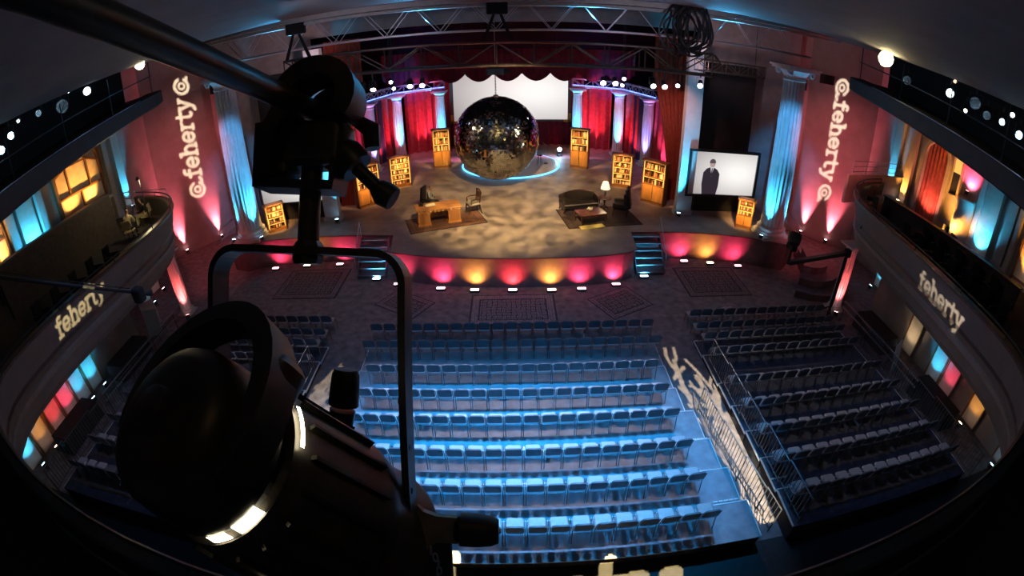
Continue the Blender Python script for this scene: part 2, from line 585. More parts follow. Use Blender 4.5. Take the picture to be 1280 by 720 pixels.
def wall_light(loc, target, power, color, label, group=None, angle=55):
    """a small floor wash light: housing, lens and its own lamp"""
    t = thing('wash_light', label, 'light', loc, 0, group)
    d = (Vector(target) - Vector(loc)).normalized()
    M = d.to_track_quat('Z', 'Y').to_matrix()
    q = MB()
    q.lathe([(.07, -.02), (.1, .02), (.11, .14), (.105, .17)], (0, 0, .09), 14, d)
    q.build('housing', black, t)
    g = MB().lathe([(.092, .0), (.092, .012)], Vector((0, 0, .09)) + d * .165, 14, d)
    g.build('lens', glow('lens_%.2f_%.2f_%.2f' % color, tuple(.35 + .65 * c for c in color), 14), t)
    MB().band([(-.13, 0, .1), (-.13, 0, 0), (.13, 0, 0), (.13, 0, .1)], .04, .012, (0, 1, 0)).build('bracket', darksteel, t)
    p = Vector(loc) + Vector((0, 0, .1)) + d * .2
    spot('wash_lamp', p, Vector(target), power, color, angle, 1, .06)
    return t


# right-hand wall (house side with the bowed box)
XR = 20.4
pilaster(XR, 19.6, .55, 4.4, 11.5, 'narrow blue lit pilaster beside the lettered red wall, bowed box side')
pilaster(XR, 18.4, .5, 4.4, 11.5, 'amber lit pilaster behind the balcony end, next to the red doorway')
pilaster(XR, 12.55, 1.0, 4.4, 9.3, 'broad bright cyan lit pilaster past the bowed amber box')
pilaster(XR, 14.0 - .75, .3, 4.4, 9.3, 'thin brown pilaster between the bowed box and the broad cyan pilaster')
pilaster(XR, 11.35, .5, 4.4, 9.3, 'brown pilaster between broad cyan pilaster and the amber panel, bowed box side')
pilaster(XR, 10.85, .22, 4.4, 9.3, 'slim brown fillet pilaster framing the amber panel, bowed box side')

t = thing('arched_doorway', 'red lit arched doorway with a dark curtain behind the balcony seats', 'doorway', (XR, 16.6, 4.4))
ar = MB()
arch = [(-.9, 0), (-.9, 3.2)] + [(-.9 * math.cos(a), 3.2 + .9 * math.sin(a)) for a in [PI * k / 12 for k in range(1, 12)]] + [(.9, 3.2), (.9, 0)]
ar.band([(-.1, y, z) for y, z in arch], .25, .22, (1, 0, 0))
ar.build('door_surround', pil_m, t)
cu = MB()
cu.grid([[(-.05 - .05 * math.cos(k * 1.4), -.85 + 1.7 * k / 30, z) for k in range(31)] for z in (0, 1.5, 3, 3.8)])
cu.build('door_curtain', mat('rust_door_cloth', (.3, .07, .05), .8, var=.25, scale=4), t)
t = thing('amber_window', 'tall narrow yellow window with a dark lower half beside the bowed box', 'window', (XR, 15.15, 6.3))
MB().band([(-.08, -.32, 0), (-.08, -.32, 2.6), (-.08, .32, 2.6), (-.08, .32, 0), (-.08, -.34, 0)], .16, .1, (1, 0, 0)).build('window_frame', pil_m, t)
MB().box((-.02, 0, 1.8), (.03, .6, 1.5)).build('upper_pane', glow('yellow_pane', (1, .72, .2), .55), t)
MB().box((-.02, 0, .5), (.03, .6, 1.1)).build('lower_pane', mat('dark_glass', (.03, .03, .03), .15), t)
# bowed box with pink niche above
t = thing('bowed_box', 'amber bowed box front with a pink niche over it', 'theatre box', (XR, 14.15, 4.4))
bow = [(-.55 * math.sin(PI * k / 14) - .06, -.62 + 1.24 * k / 14) for k in range(15)]
MB().grid([[(x * s, y, z) for x, y in bow] for s, z in ((.7, 0), (1, .35), (1, 1.85), (1.12, 1.95), (1.12, 2.1), (.9, 2.12), (.1, 2.12))]).build('bowed_front', stone, t, True)
nm = MB()
na = [(-.62, 2.1), (-.62, 3.7)] + [(-.62 * math.cos(PI * k / 10), 3.7 + .62 * math.sin(PI * k / 10)) for k in range(1, 10)] + [(.62, 3.7), (.62, 2.1)]
nm.band([(-.06, y, z) for y, z in na], .14, .12, (1, 0, 0))
nm.build('niche_frame', pil_m, t)
MB().grid([[(-.02, -.6 + 1.2 * k / 8, z) for k in range(9)] for z in (2.1, 3, 4.1)]).build('niche_back', stone, t)
t = thing('wall_panel', 'tall amber lit carved panel at the frame edge, bowed box side', 'wall panel', (XR, 9.6, 4.4))
MB().box((-.06, 0, 2.3), (.12, 1.7, 4.6)).build('panel_board', stone, t)
for y in (-.78, .78):
    MB().box((-.14, y, 2.3), (.06, .12, 4.6)).build('panel_stile', dark_wood, t)
for z in (.3, 2.2, 4.4):
    MB().box((-.14, 0, z), (.06, 1.6, .12)).build('panel_rail', dark_wood, t)

# wall on the other side, with the arched lattice window
XL = -20.8
pilaster(XL, 19.7, .6, 4.4, 11.5, 'narrow blue lit pilaster beside the lettered red wall, arched window side')
pilaster(XL, 18.8, .35, 4.4, 11.5, 'pale pilaster edge catching amber light by the arched window')
pilaster(XL, 12.75, 1.05, 4.4, 9.3, 'broad bright cyan lit pilaster beside the arched window')
pilaster(XL, 13.75, .4, 4.4, 9.3, 'brown pilaster between the arched window and broad cyan pilaster')
pilaster(XL, 11.75, .5, 4.4, 9.3, 'brown pilaster between broad cyan pilaster and the amber lattice panel')
t = thing('arched_window', 'large amber arched window with dark lattice bars above the two seated people', 'window', (XL, 16.6, 5.9))
awp = [(-1.7, 0), (-1.7, 2.1)] + [(-1.7 * math.cos(PI * k / 16), 2.1 + 1.25 * math.sin(PI * k / 16)) for k in range(1, 16)] + [(1.7, 2.1), (1.7, 0)]
MB().band([(.1, y, z) for y, z in awp + [awp[0]]], .22, .2, (1, 0, 0)).build('window_frame', dark_wood, t)
pn = MB()
pn.add([(.02, y, z) for y, z in awp], [tuple(range(len(awp)))[::-1]])
pn.build('amber_panel', stone, t)
for y, z0, z1 in ((-.75, .9, 3.0), (.75, .9, 3.0), (0, .05, .9)):
    MB().box((.1, y, (z0 + z1) / 2), (.1, .1, z1 - z0)).build('lattice_bar', dark_wood, t)
for z, w in ((.9, 3.4), (2.3, 1.5), (3.0, 1.6)):
    MB().box((.11, 0, z), (.1, w, .1)).build('lattice_bar', dark_wood, t)
for s in (-1, 1):
    MB().band([(.1, s * .75, 2.3), (.1, s * 1.6, 2.0)], .1, .1, (1, 0, 0)).build('lattice_bar', dark_wood, t)
MB().box((.2, 0, -.12), (.4, 3.7, .16)).build('window_sill', stone, t)
t = thing('lattice_panel', 'amber lit lattice panel at the frame edge, arched window side', 'wall panel', (XL, 10.6, 4.4))
MB().box((.06, 0, 2.3), (.12, 1.5, 4.6)).build('panel_board', stone, t)
for k in range(5):
    MB().box((.14, 0, .6 + k * .9), (.05, 1.5, .09)).build('panel_rail', dark_wood, t)
for y in (-.7, 0, .7):
    MB().box((.14, y, 2.3), (.05, .09, 4.6)).build('panel_stile', dark_wood, t)
# low dark parapets at the backs of the side balconies
par = mat('parapet_cloth', (.07, .05, .045), .85, var=.2)
t = thing('balcony_parapet', 'low dark brown parapet under the arched window', 'parapet', (-18.2, 14, 4.4))
MB().box((-18.2, 12.5, 5.4), (.2, 7.2, 2.0)).build('parapet_wall', par, t, False, True)
MB().box((-18.2, 12.5, 6.44), (.32, 7.3, .08)).build('parapet_cap', mat('balcony_rail_cap', (.06, .05, .045)), t, False, True)
t = thing('balcony_parapet', 'low dark parapet wall behind the camera operators, bowed box side', 'parapet', (18, 12, 4.4))
MB().box((17.4, 12.6, 4.85), (.2, 8.6, .9)).build('parapet_wall', par, t, False, True)
MB().box((17.4, 12.6, 5.33), (.32, 8.7, .06)).build('parapet_cap', mat('balcony_rail_cap', (.06, .05, .045)), t, False, True)
t = thing('balcony_end_wall', 'amber lit curved end wall of the balcony by the red wall', 'parapet', (17.6, 18.6, 4.4))
MB().band([(15.7 + 4.7 * k / 8, 18.15 + .75 * math.sin(PI * k / 16), 5.1) for k in range(9)], 1.4, .14, (0, 0, 1)).build('end_wall', pil_m, t, False, True)
rl = MB()
for z in (5.95, 6.2, 6.45):
    rl.tube([(16.0 + 4.2 * k / 8, 18.2 + .75 * math.sin(PI * k / 16), z) for k in range(9)], .02, 6)
for k in (0, 2, 4, 6, 8):
    rl.cyl((16.0 + 4.2 * k / 8, 18.2 + .75 * math.sin(PI * k / 16), 5.8), (16.0 + 4.2 * k / 8, 18.2 + .75 * math.sin(PI * k / 16), 6.45), .02, n=6)
rl.build('pipe_railing', steel, t, False, True)
t = thing('balcony_end_rail', 'thin pipe railing at the balcony end behind the seated people', 'railing', (-17.6, 18.6, 4.4))
rl = MB()
for z in (5.0, 5.35, 5.7):
    rl.tube([(-16.2 - 4.2 * k / 8, 18.2 + .6 * math.sin(PI * k / 16), z) for k in range(9)], .02, 6)
for k in (0, 2, 4, 6, 8):
    rl.cyl((-16.2 - 4.2 * k / 8, 18.2 + .6 * math.sin(PI * k / 16), 4.4), (-16.2 - 4.2 * k / 8, 18.2 + .6 * math.sin(PI * k / 16), 5.7), .02, n=6)
rl.build('pipe_railing', steel, t, False, True)

# wash lights along the side walls
wall_light((XR - .7, 12.55, 4.45), (XR, 12.55, 6.1), 700, CYAN, 'cyan wash light at the foot of the broad pilaster, bowed box side', angle=112)
wall_light((XR - 1.6, 14.15, 4.45), (XR - .5, 14.15, 6.0), 1300, AMBER, 'amber wash light before the bowed box', angle=105)
wall_light((XR - .3, 14.15, 6.62), (XR - .02, 14.15, 8.0), 420, PINK, 'small pink wash light in the niche over the bowed box', angle=140)
wall_light((XR - .5, 18.4, 4.45), (XR - .1, 18.4, 6.8), 900, AMBER, 'amber wash light at the foot of the pilaster by the doorway', angle=60)
wall_light((XR - .7, 9.6, 4.45), (XR, 9.6, 6.4), 1000, AMBER, 'amber wash light under the carved panel', angle=75)
wall_light((XR - .8, 16.4, 4.45), (XR, 16.4, 6.6), 420, (1, .25, .16), 'red wash light at the arched doorway', angle=125)
wall_light((XR - .5, 19.6, 4.45), (XR - .1, 19.6, 8), 1500, CYAN, 'cyan wash light at the narrow pilaster, bowed box side', angle=45)
wall_light((XL + .7, 12.75, 5.2), (XL, 12.75, 6.9), 800, CYAN, 'cyan wash light at the foot of the broad pilaster, arched window side', angle=150)
wall_light((XL + .9, 17.6, 5.3), (XL, 16.9, 7.4), 1100, AMBER, 'amber wash light under the arched window, stage end', angle=80)
wall_light((XL + .9, 15.6, 5.3), (XL, 15.8, 7.4), 800, AMBER, 'amber wash light under the arched window, balcony end', angle=80)
wall_light((XL + .7, 10.6, 5.0), (XL, 10.6, 6.8), 1200, AMBER, 'amber wash light under the lattice panel', angle=75)
wall_light((XL + .5, 19.7, 4.45), (XL + .1, 19.7, 8), 1500, CYAN, 'cyan wash light at the narrow pilaster, arched window side', angle=45)
wall_light((18.02, 24.15, .05), (18.45, 24.1, 8), 9000, (1, .14, .2), 'pink wash light at the lettered wall foot near the tall column, steps side', angle=40)
wall_light((19.2, 22.9, .05), (19.7, 22.75, 8), 9000, (1, .14, .2), 'pink wash light at the lettered wall foot near the balcony pillar, steps side', angle=40)
wall_light((-18.62, 25.15, .05), (-19.15, 24.95, 8), 9000, (1, .14, .2), 'pink wash light at the lettered wall foot near the tall column, bookcase with lamp side', angle=40)
wall_light((-20.2, 23.15, .05), (-20.7, 22.95, 8), 9000, (1, .14, .2), 'pink wash light at the lettered wall foot near the balcony pillar, far from the steps', angle=40)

# ---------------------------------------------------------------- under the balconies
wall('wall_lobby', [(16.9, -5), (16.9, 15.2)], 0, 3.3, plaster, -.2)
wall('wall_foyer', [(-17.3, -5), (-17.3, 14.2)], 0, 3.3, plaster, .2)
for x, y, col, pw, lab in ((19.4, 17.4, CYAN, 260, 'cyan lit panel under the balcony next to the fluted pillar'), (16.9, 12.0, WARM, 90, 'pale warm panel under the balcony, second from the fluted pillar'),
                           (16.9, 10.1, CYAN, 260, 'cyan lit panel under the balcony below the lettering'), (16.9, 9.2, PINK, 120, 'pink lit panel under the balcony below the lettering'),
                           (16.9, 7.4, AMBER, 90, 'amber lit panel under the balcony past the lettering'), (16.9, 5.2, CYAN, 260, 'cyan lit panel under the balcony by the rim'),
                           (-19.4, 18.4, PINK, 240, 'pink and white panel under the balcony beside the fluted pillar, crane side'), (-19.0, 17.0, CYAN, 260, 'cyan panel under the balcony beside the fluted pillar, crane side'),
                           (-17.3, 10.6, CYAN, 260, 'bright cyan panel under the balcony, crane side'), (-17.3, 9.7, CYAN, 200, 'second cyan panel under the balcony, crane side'), (-17.3, 8.8, PINK, 160, 'pink panel under the balcony, crane side'),
                           (-17.3, 7.9, RED, 110, 'red brown panel under the balcony, crane side'), (-17.3, 6.9, AMBER, 90, 'orange panel under the balcony, crane side'), (-17.3, 5.95, CYAN, 260, 'cyan panel under the balcony next to the rim, crane side')):
    s = -math.copysign(1, x)
    t = thing('wall_panel', lab, 'wall panel', (x, y, 0))
    MB().box((s * .04, 0, 1.3), (.1, .8, 2.4)).build('panel_board', stone, t)
    MB().band([(s * .1, -.4, .1), (s * .1, -.4, 2.5), (s * .1, .4, 2.5), (s * .1, .4, .1)], .08, .06, (1, 0, 0)).build('panel_frame', dark_wood, t)
    wall_light((x + s * .75, y, 0), (x, y, 1.7), pw * .6, col, lab.replace('panel under the balcony', 'floor light under the balcony').replace('lit floor', 'floor').replace('red brown', 'red').replace('pale warm', 'pale warm') , angle=85)
# fluted pillars under the balcony ends

# ================================================================== COLUMNS
def column(name, label, loc, z1, r, m, cat='column', group=None, flutes=20, scroll=True, shaft_r=.86):
    H = z1 - loc[2]
    t = thing(name, label, cat, loc, 0, group)
    MB().box((0, 0, r * .12), (r * 2.7, r * 2.7, r * .24)).build('plinth', m, t)
    MB().lathe([(r * 1.3, .24 * r), (r * 1.36, .34 * r), (r * 1.3, .46 * r), (r * 1.15, .5 * r), (r * 1.12, .6 * r), (r * 1.22, .66 * r), (r * 1.24, .74 * r), (r * 1.18, .8 * r), (r * 1.04, .84 * r)], n=32).build('base', m, t, True)
    hc = r * 1.15
    n = flutes * 4
    MB().lathe([(r, .84 * r), (r, H * .35), (r * .95, H * .7), (r * shaft_r, H - hc)], n=n, rf=lambda k, z: 1 - .09 * (1 if k % 4 in (1, 2) else 0 if k % 4 == 0 else .25)).build('shaft', m, t)
    c = MB().lathe([(r * shaft_r, H - hc), (r * (shaft_r + .08), H - hc + .04), (r * (shaft_r + .06), H - hc + .1), (r * shaft_r, H - hc + .14), (r * .98, H - hc * .55), (r * 1.2, H - hc * .3)], n=32)
    c.build('capital', m, t, True)
    if scroll:
        for sx in (-1, 1):
            for sy in (-1, 1):
                v = MB()
                pts = [(sx * r * (1.0 + .22 * math.cos(a) * (1 - a / 12)), sy * r * (.9 + .0), H - hc * .45 + r * .28 * math.sin(a) * (1 - a / 12)) for a in [k * .5 for k in range(18)]]
                v.tube(pts, r * .09, 6)
                v.build('volute', m, t, True)
    MB().box((0, 0, H - hc * .2), (r * 2.7, r * 2.7, hc * .16)).box((0, 0, H - hc * .07), (r * 2.95, r * 2.95, hc * .14)).build('abacus', m, t)
    return t


colm = mat('painted_column', (.55, .55, .56), .6, var=.08, scale=3)
column('giant_column', 'giant fluted column washed blue beside the large screen', (13.45, 20.7, 1.5), 10.25, .64, colm)
column('giant_column', 'giant fluted column washed blue behind the hanging stage lamp bracket', (-13.9, 21.6, 1.5), 10.25, .64, colm)
column('balcony_pillar', 'red lit fluted pillar under the balcony end, steps side', (14.95, 15.75, 0), 3.3, .3, colm, 'pillar', flutes=16, scroll=False, shaft_r=.9)
column('balcony_pillar', 'red lit fluted pillar under the balcony end behind the camera crane', (-15.6, 16.4, 0), 3.3, .3, colm, 'pillar', flutes=16, scroll=False, shaft_r=.9)
wall_light((14.55, 15.05, 0), (14.9, 15.7, 1.6), 900, (1, .12, .12), 'red floor light at the fluted pillar foot, steps side', angle=50)
wall_light((-15.1, 15.75, 0), (-15.55, 16.35, 1.6), 900, (1, .12, .12), 'red floor light at the fluted pillar foot, crane side', angle=50)
wall_light((12.48, 20.0, 1.5), (13.4, 20.65, 5), 3000, CYAN, 'cyan floor light at the giant column foot by the large screen', angle=34)
wall_light((14.3, 19.95, 1.5), (13.5, 20.65, 5.5), 2400, CYAN, 'cyan floor light on the outer side of the giant column by the large screen', angle=34)
wall_light((-12.9, 20.9, 1.5), (-13.85, 21.55, 5), 3000, CYAN, 'cyan floor light at the giant column foot behind the lamp bracket', angle=34)
wall_light((-14.7, 20.8, 1.5), (-13.95, 21.55, 5.5), 2400, CYAN, 'cyan floor light on the outer side of the giant column behind the lamp bracket', angle=34)

sc = [(5.3, 37.3, 'R', 'stage column with cyan light next to the projection screen, lamp table side'), (8.3, 36, 'R', 'cyan and pink stage column in the middle of the curtains, lamp table side'), (9.75, 33, 'R', 'pink and blue stage column beside the swept drape, lamp table side'),
      (-5.3, 37.3, 'L', 'stage column with cyan light next to the projection screen, desk side'), (-8.4, 36, 'L', 'pink and blue stage column in the middle of the curtains, desk side'), (-9.75, 33, 'L', 'pink and white stage column nearest the hanging lamp clamp, desk side')]
for x, y, s, lab in sc:
    column('stage_column', lab, (x, y, 1.5), 6.45, .4, colm, flutes=14, scroll=False)

# ================================================================== STAGE
stage_m = mat('painted_stage_deck', (.29, .23, .22), .55, var=.3, scale=1.1)
front_m = mat('stage_front_black', (.16, .1, .11), .6, var=.2, scale=3)
out = [(14.7, 24.9), (14.7, 19.9), (14.1, 19.4), (13.2, 19.75), (12.13, 20.24), (10.5, 20.6), (8.74, 20.82), (7.25, 20.85), (5.75, 20.8), (5.6, 18.85), (5.02, 18.5), (4.2, 18.32), (3.44, 18.2), (2, 18.13), (.36, 18.1), (-1.2, 18.18), (-2.72, 18.33), (-3.6, 18.48), (-4.4, 18.7), (-5.4, 19.0), (-5.69, 20.95), (-7.4, 21.1), (-9.65, 21.15), (-11.5, 21.1), (-12.92, 20.95), (-14.2, 20.3), (-15.2, 20.6), (-15.2, 24.9)]
rear = [(-10.5, 24.9), (-10.5, 25.5), (-13.4, 25.5), (-13.4, 41.8), (13.2, 41.8), (13.2, 25.5), (10.3, 25.5), (10.3, 24.9)]
stage = thing('stage', 'curved stage with a mottled gold floor and dark fascia', 'stage', (0, 18.1, 0))
MB().prism((out + rear)[::-1], 1.44, 1.5).build('stage_deck', stage_m, stage, False, True)
f = MB()
inner = [(x * .985, y + .12) for x, y in out]
for (x0, y0), (x1, y1) in zip(inner[1:-1], inner[2:-1]):
    f.add([(x0, y0, 0), (x1, y1, 0), (x1, y1, 1.44), (x0, y0, 1.44)], [(1, 0, 3, 2)])
for a, b in ((inner[0], inner[1]), (inner[-2], inner[-1])):
    f.add([(*a, 0), (*b, 0), (*b, 1.44), (*a, 1.44)], [(0, 1, 2, 3)])
f.build('stage_front', front_m, stage, False, True)
MB().tube([(x, y - .012, 1.46) for x, y in out[1:-1]], .03, 6).build('stage_edge', mat('stage_edge_trim', (.16, .06, .05), .4), stage, True, True)

# stairs beside the lip
for sx, x0, lab in ((1, 5.75, 'black stage stairs beside the blue floor light, lamp table side'), (-1, -5.85, 'black stage stairs beside the blue floor light, desk side')):
    t = thing('stage_stairs', lab, 'stairs', (x0 + sx * .7, 19.6, 0))
    for k in range(6):
        MB().box((x0 + sx * .72, 20.6 - .27 * (5 - k) * 1 + (0 if sx > 0 else .12), .24 * k + .12 + .06), (1.35, .3, .06)).build('tread', front_m, t, False, True)
    for xx in (x0 + sx * .03, x0 + sx * 1.41):
        MB().band([(xx, 19.15 + (0 if sx > 0 else .12), .1), (xx, 20.7 + (0 if sx > 0 else .12), 1.4)], .05, .3, (1, 0, 0)).build('stringer', front_m, t, False, True)
    xx = x0 + sx * 1.42
    MB().tube([(xx, 19.2, 0), (xx, 19.2, .95), (xx, 20.75, 2.3), (xx, 20.75, 1.4)], .022, 6).build('handrail', steel, t, True, True)

# low steps curving round the stage end
for k, (r, z) in enumerate(((2.6, .35), (1.9, .72), (1.2, 1.1))):
    st = MB().prism([(14.9 + r * math.cos(math.radians(a)), 18.9 + r * math.sin(math.radians(a))) for a in range(-130, 71, 20)] + [(14.9, 18.9)], 0 if k == 0 else z - .36, z)
    tag(st.build('curved_step', front_m), ('lowest', 'middle', 'top')[k] + ' dark curved step at the stage end by the camera jib', 'step', 'curved steps at the stage end')
for sx, yb in ((1, 19.6), (-1, 20.4)):
    t = thing('end_railing', ('thin metal railing at the stage end by the curved steps', 'thin metal railing at the stage end behind the lamp bracket')[sx < 0], 'railing', (sx * 15.3, yb, 0))
    b = MB()
    xo = -.5 if sx < 0 else 0
    for z in (2.0, 2.5):
        b.tube([(sx * 14.6 + xo, yb - .1, z), (sx * 14.7 + xo, yb + 1.6, z), (sx * 15.3 + xo, yb + 3.4, z)], .025, 6)
    for x, y in ((14.6, -.1), (14.7, 1.6), (15.3, 3.4)):
        b.cyl((sx * x + xo, yb + y, 0 if x > 15 else 1.5), (sx * x + xo, yb + y, 2.5), .025, n=6)
    b.build('rail_tubes', steel, t, False, True)

# uplights along the stage front
def uplight(x, y, col, label, wx, wy, pw=75):
    t = thing('stage_uplight', label, 'light', (x, y, 0), 0, 'uplights along the stage front')
    MB().rbox((0, 0, .06), (.4, .2, .1), .03).build('housing', black, t)
    MB().rbox((0, 0, .118), (.36, .15, .02), .02).build('lens', glow('uplens_%.2f_%.2f' % col[1:], tuple(.45 + .55 * c for c in col), 9), t)
    MB().box((-.21, 0, .06), (.02, .06, .12)).box((.21, 0, .06), (.02, .06, .12)).box((0, 0, .006), (.44, .06, .012)).build('bracket', darksteel, t)
    spot('uplight_lamp', (x, y, .16), (x + (wx - x) * .9, y + (wy - y) * .9, .62), pw * 3.4, col, 118, 1, .05)


names = {PINK: 'pink', AMBER: 'amber', RED: 'red', CYAN: 'blue'}
for i, (x, col) in enumerate(((-5.15, PINK), (-3.12, PINK), (-1.61, AMBER), (.03, RED), (1.71, AMBER), (3.02, PINK), (4.62, PINK))):
    y = (18.55, 18.1, 17.9, 17.85, 17.8, 17.85, 18.2)[i]
    uplight(x, y, col, f'{names[col]} floor light before the stage lip, {ORD[i]} from the desk side', x * .99, y + .42)
for i, (x, y, col, lab) in enumerate(((8.6, 20.4, PINK, 'pink floor light before the stage wing, next to the stairs, lamp table side'), (9.97, 20.2, AMBER, 'amber floor light before the stage wing under the large screen'), (11.42, 19.85, PINK, 'pink floor light before the stage wing by the small bookcase, lamp table side'),
                                     (-8.66, 20.72, PINK, 'pink floor light before the stage wing, next to the stairs, desk side'), (-10.5, 20.7, AMBER, 'amber floor light before the stage wing behind the bracket post'), (-12.3, 20.5, PINK, 'pink floor light before the stage wing near the giant column, desk side'))):
    uplight(x, y, col, lab, x * .985, y + .55, 70)
uplight(6.1, 18.9, CYAN, 'blue floor light on the stage stairs, lamp table side', 6.2, 19.6, 130)
uplight(-6.3, 19.1, CYAN, 'blue floor light on the stage stairs, desk side', -6.3, 19.8, 130)

# ---------------------------------------------------------------- screens, flats, pilasters at the proscenium
flat_m = mat('black_flat', (.014, .013, .014), .85, var=.3, scale=2)
for sx, xo, lab in ((1, 0, 'tall black flat behind the large lit screen'), (-1, -.3, 'tall black flat behind the lamp bracket')):
    t = thing('scenery_flat', lab, 'flat', (sx * 11.55 + xo, 24.4, 1.5))
    MB().box((0, 0, 4.1), (3.5, .12, 8.2)).build('flat_cloth', flat_m, t)
    MB().box((0, -.3, .7), (2.9, .5, 1.4)).build('flat_base', flat_m, t)
for sx, xo, lab in ((1, .05, 'bright cyan lit square pilaster next to the swept red drape'), (-1, -.4, 'bright cyan lit square pilaster behind the lamp bracket post')):
    t = thing('stage_pilaster', lab, 'pilaster', (sx * 9.2 + xo, 23.35, 1.5))
    MB().box((0, 0, 4.6), (.86, .4, 9.2)).build('pilaster_shaft', colm, t)
    MB().box((0, 0, .12), (1.0, .54, .24)).build('pilaster_base', colm, t)
    wall_light((sx * 8.8 + xo, 22.75, 1.5), (sx * 9.0 + xo, 23.15, 6.5), 6500, CYAN, 'cyan floor light at the ' + ('square pilaster by the large screen' if sx > 0 else 'square pilaster behind the bracket post'), angle=32)


def screen_glow(name):
    m = bpy.data.materials.new(name)
    m.use_nodes = True
    nt = m.node_tree
    b = nt.nodes['Principled BSDF']
    tc = nt.nodes.new('ShaderNodeTexCoord')
    mp = nt.nodes.new('ShaderNodeMapping')
    mp.inputs['Location'].default_value = (-.72, 0, -.52)
    g = nt.nodes.new('ShaderNodeTexGradient')
    g.gradient_type = 'SPHERICAL'
    r = nt.nodes.new('ShaderNodeValToRGB')
    r.color_ramp.elements[0].color = (.2, .165, .165, 1)
    r.color_ramp.elements[1].color = (1, .97, .93, 1)
    r.color_ramp.elements[1].position = .88
    nt.links.new(tc.outputs['Generated'], mp.inputs['Vector'])
    nt.links.new(mp.outputs['Vector'], g.inputs['Vector'])
    nt.links.new(g.outputs['Fac'], r.inputs['Fac'])
    nt.links.new(r.outputs['Color'], b.inputs['Emission Color'])
    b.inputs['Emission Strength'].default_value = 1.0
    b.inputs['Base Color'].default_value = (.1, .1, .1, 1)
    return m


def tv(loc, rz, w, h, label, figure):
    t = thing('large_screen', label, 'screen', loc, rz)
    e = .13
    MB().band([(-w / 2 - e / 2, 0, -e), (-w / 2 - e / 2, 0, h + e)], .2, e, (0, 1, 0)).band([(w / 2 + e / 2, 0, -e), (w / 2 + e / 2, 0, h + e)], .2, e, (0, 1, 0)).band([(-w / 2, 0, h + e / 2), (w / 2, 0, h + e / 2)], .2, e, (0, 1, 0)).band([(-w / 2, 0, -e / 2), (w / 2, 0, -e / 2)], .2, e, (0, 1, 0)).build('bezel', black, t)
    MB().box((0, .02, h / 2), (w, .04, h)).build('display', screen_glow('screen_picture'), t)
    MB().box((0, .12, h / 2), (w * .9, .12, h * .9)).build('screen_back', black, t)
    if figure:
        # the picture on the screen: a man in a dark suit on a white ground
        def shape(nm, pts, col, d):
            b = MB()
            b.add([(x, -.004 - d, z) for x, z in pts], [tuple(range(len(pts)))])
            b.build(nm, glow(nm + '_picture', col, .8), t)
        x = -.72
        shape('suit_image', [(x - .42, 0), (x - .5, .55), (x - .47, 1.2), (x - .3, 1.42), (x - .1, 1.5), (x + .12, 1.5), (x + .34, 1.38), (x + .5, 1.15), (x + .5, .5), (x + .42, 0)], (.035, .025, .035), 0)
        shape('shirt_image', [(x - .08, 1.5), (x + .02, .98), (x + .12, 1.5)], (.75, .72, .72), .002)
        shape('head_image', [(x + .02 + .17 * math.cos(a), 1.72 + .22 * math.sin(a)) for a in [2 * PI * k / 18 for k in range(18)]], (.5, .36, .32), .003)
        shape('hair_image', [(x + .02 + .18 * math.cos(a), 1.78 + .19 * math.sin(a)) for a in [PI * k / 12 for k in range(-1, 14)]], (.1, .08, .09), .004)
        shape('tie_image', [(x, 1.46), (x + .05, 1.46), (x + .07, 1.1), (x + .025, 1.0), (x - .02, 1.1)], (.03, .03, .04), .005)
    return t


tv((11.35, 23.2, 2.72), 0, 4.0, 2.35, 'large white lit screen showing a man in a dark suit', True)
tv((-11.75, 23.3, 2.72), 0, 4.0, 2.35, 'large dim screen half hidden behind the lamp bracket', False)

# projection screen at the back
t = thing('projection_screen', 'big white projection screen behind the mirror ball', 'screen', (.15, 38.2, 3.75))
MB().box((0, .05, 2.3), (9.0, .06, 4.5)).build('screen_cloth', screen_glow('projection_picture'), t)
for x in (-3.6, 3.6):
    MB().cyl((x, .05, 4.6), (x, .05, 11.3), .02, n=6).build('hanging_cable', darksteel, t)
gold = mat('gilt_frame', (.5, .3, .06), .35, .7, var=.2)
for z, w, h in ((0, 9.5, .16), (4.6, 9.5, .16)):
    MB().box((0, 0, z), (w, .16, h)).build('frame_rail', mat('screen_frame', (.07, .05, .04), .5), t)
for x in (-4.65, 4.65):
    MB().box((x, 0, 2.3), (.2, .16, 4.6)).build('frame_stile', mat('screen_frame', (.07, .05, .04), .5), t)
    for zz in (0, 4.6):
        MB().box((x, -.1, zz + .25 * (1 if zz == 0 else -1)), (.22, .06, .7)).box((x * .965, -.1, zz), (.6, .06, .2)).build('gilt_corner', gold, t)

# ---------------------------------------------------------------- drapes
velvet = mat('red_velvet', (.38, .045, .07), .8, var=.25, scale=4)
dkvelvet = mat('dark_red_velvet', (.2, .012, .03), .85, var=.25, scale=3)


def drape(name, label, path, z0, z1, m, amp=.2, pleat=.58, group=None, gather=None):
    P = [Vector((*p, 0)) for p in path]
    L = sum((b - a).length for a, b in zip(P, P[1:]))
    N = max(24, int(L / pleat * 8))
    base = []
    for i in range(N + 1):
        d = L * i / N
        for a, b in zip(P, P[1:]):
            l = (b - a).length
            if d <= l + 1e-6:
                break
            d -= l
        p = a + (b - a) * min(1, d / l)
        nn = (b - a).normalized()
        base.append((p, Vector((-nn.y, nn.x, 0)), L * i / N))
    rows = []
    for j in range(9):
        z = z0 + (z1 - z0) * j / 8
        row = []
        for p, n, s in base:
            w = amp * (.75 + .25 * math.sin(s * .9)) * math.sin(2 * PI * s / pleat + .6 * math.sin(s * 1.7)) * (1 - .25 * j / 8)
            q = p + n * w
            if gather:
                q = gather(q, j / 8, s / L)
            row.append((q.x, q.y, z))
        rows.append(row)
    o = MB().grid(rows).build(name, m, None, True)
    return tag(o, label, 'curtain', group)


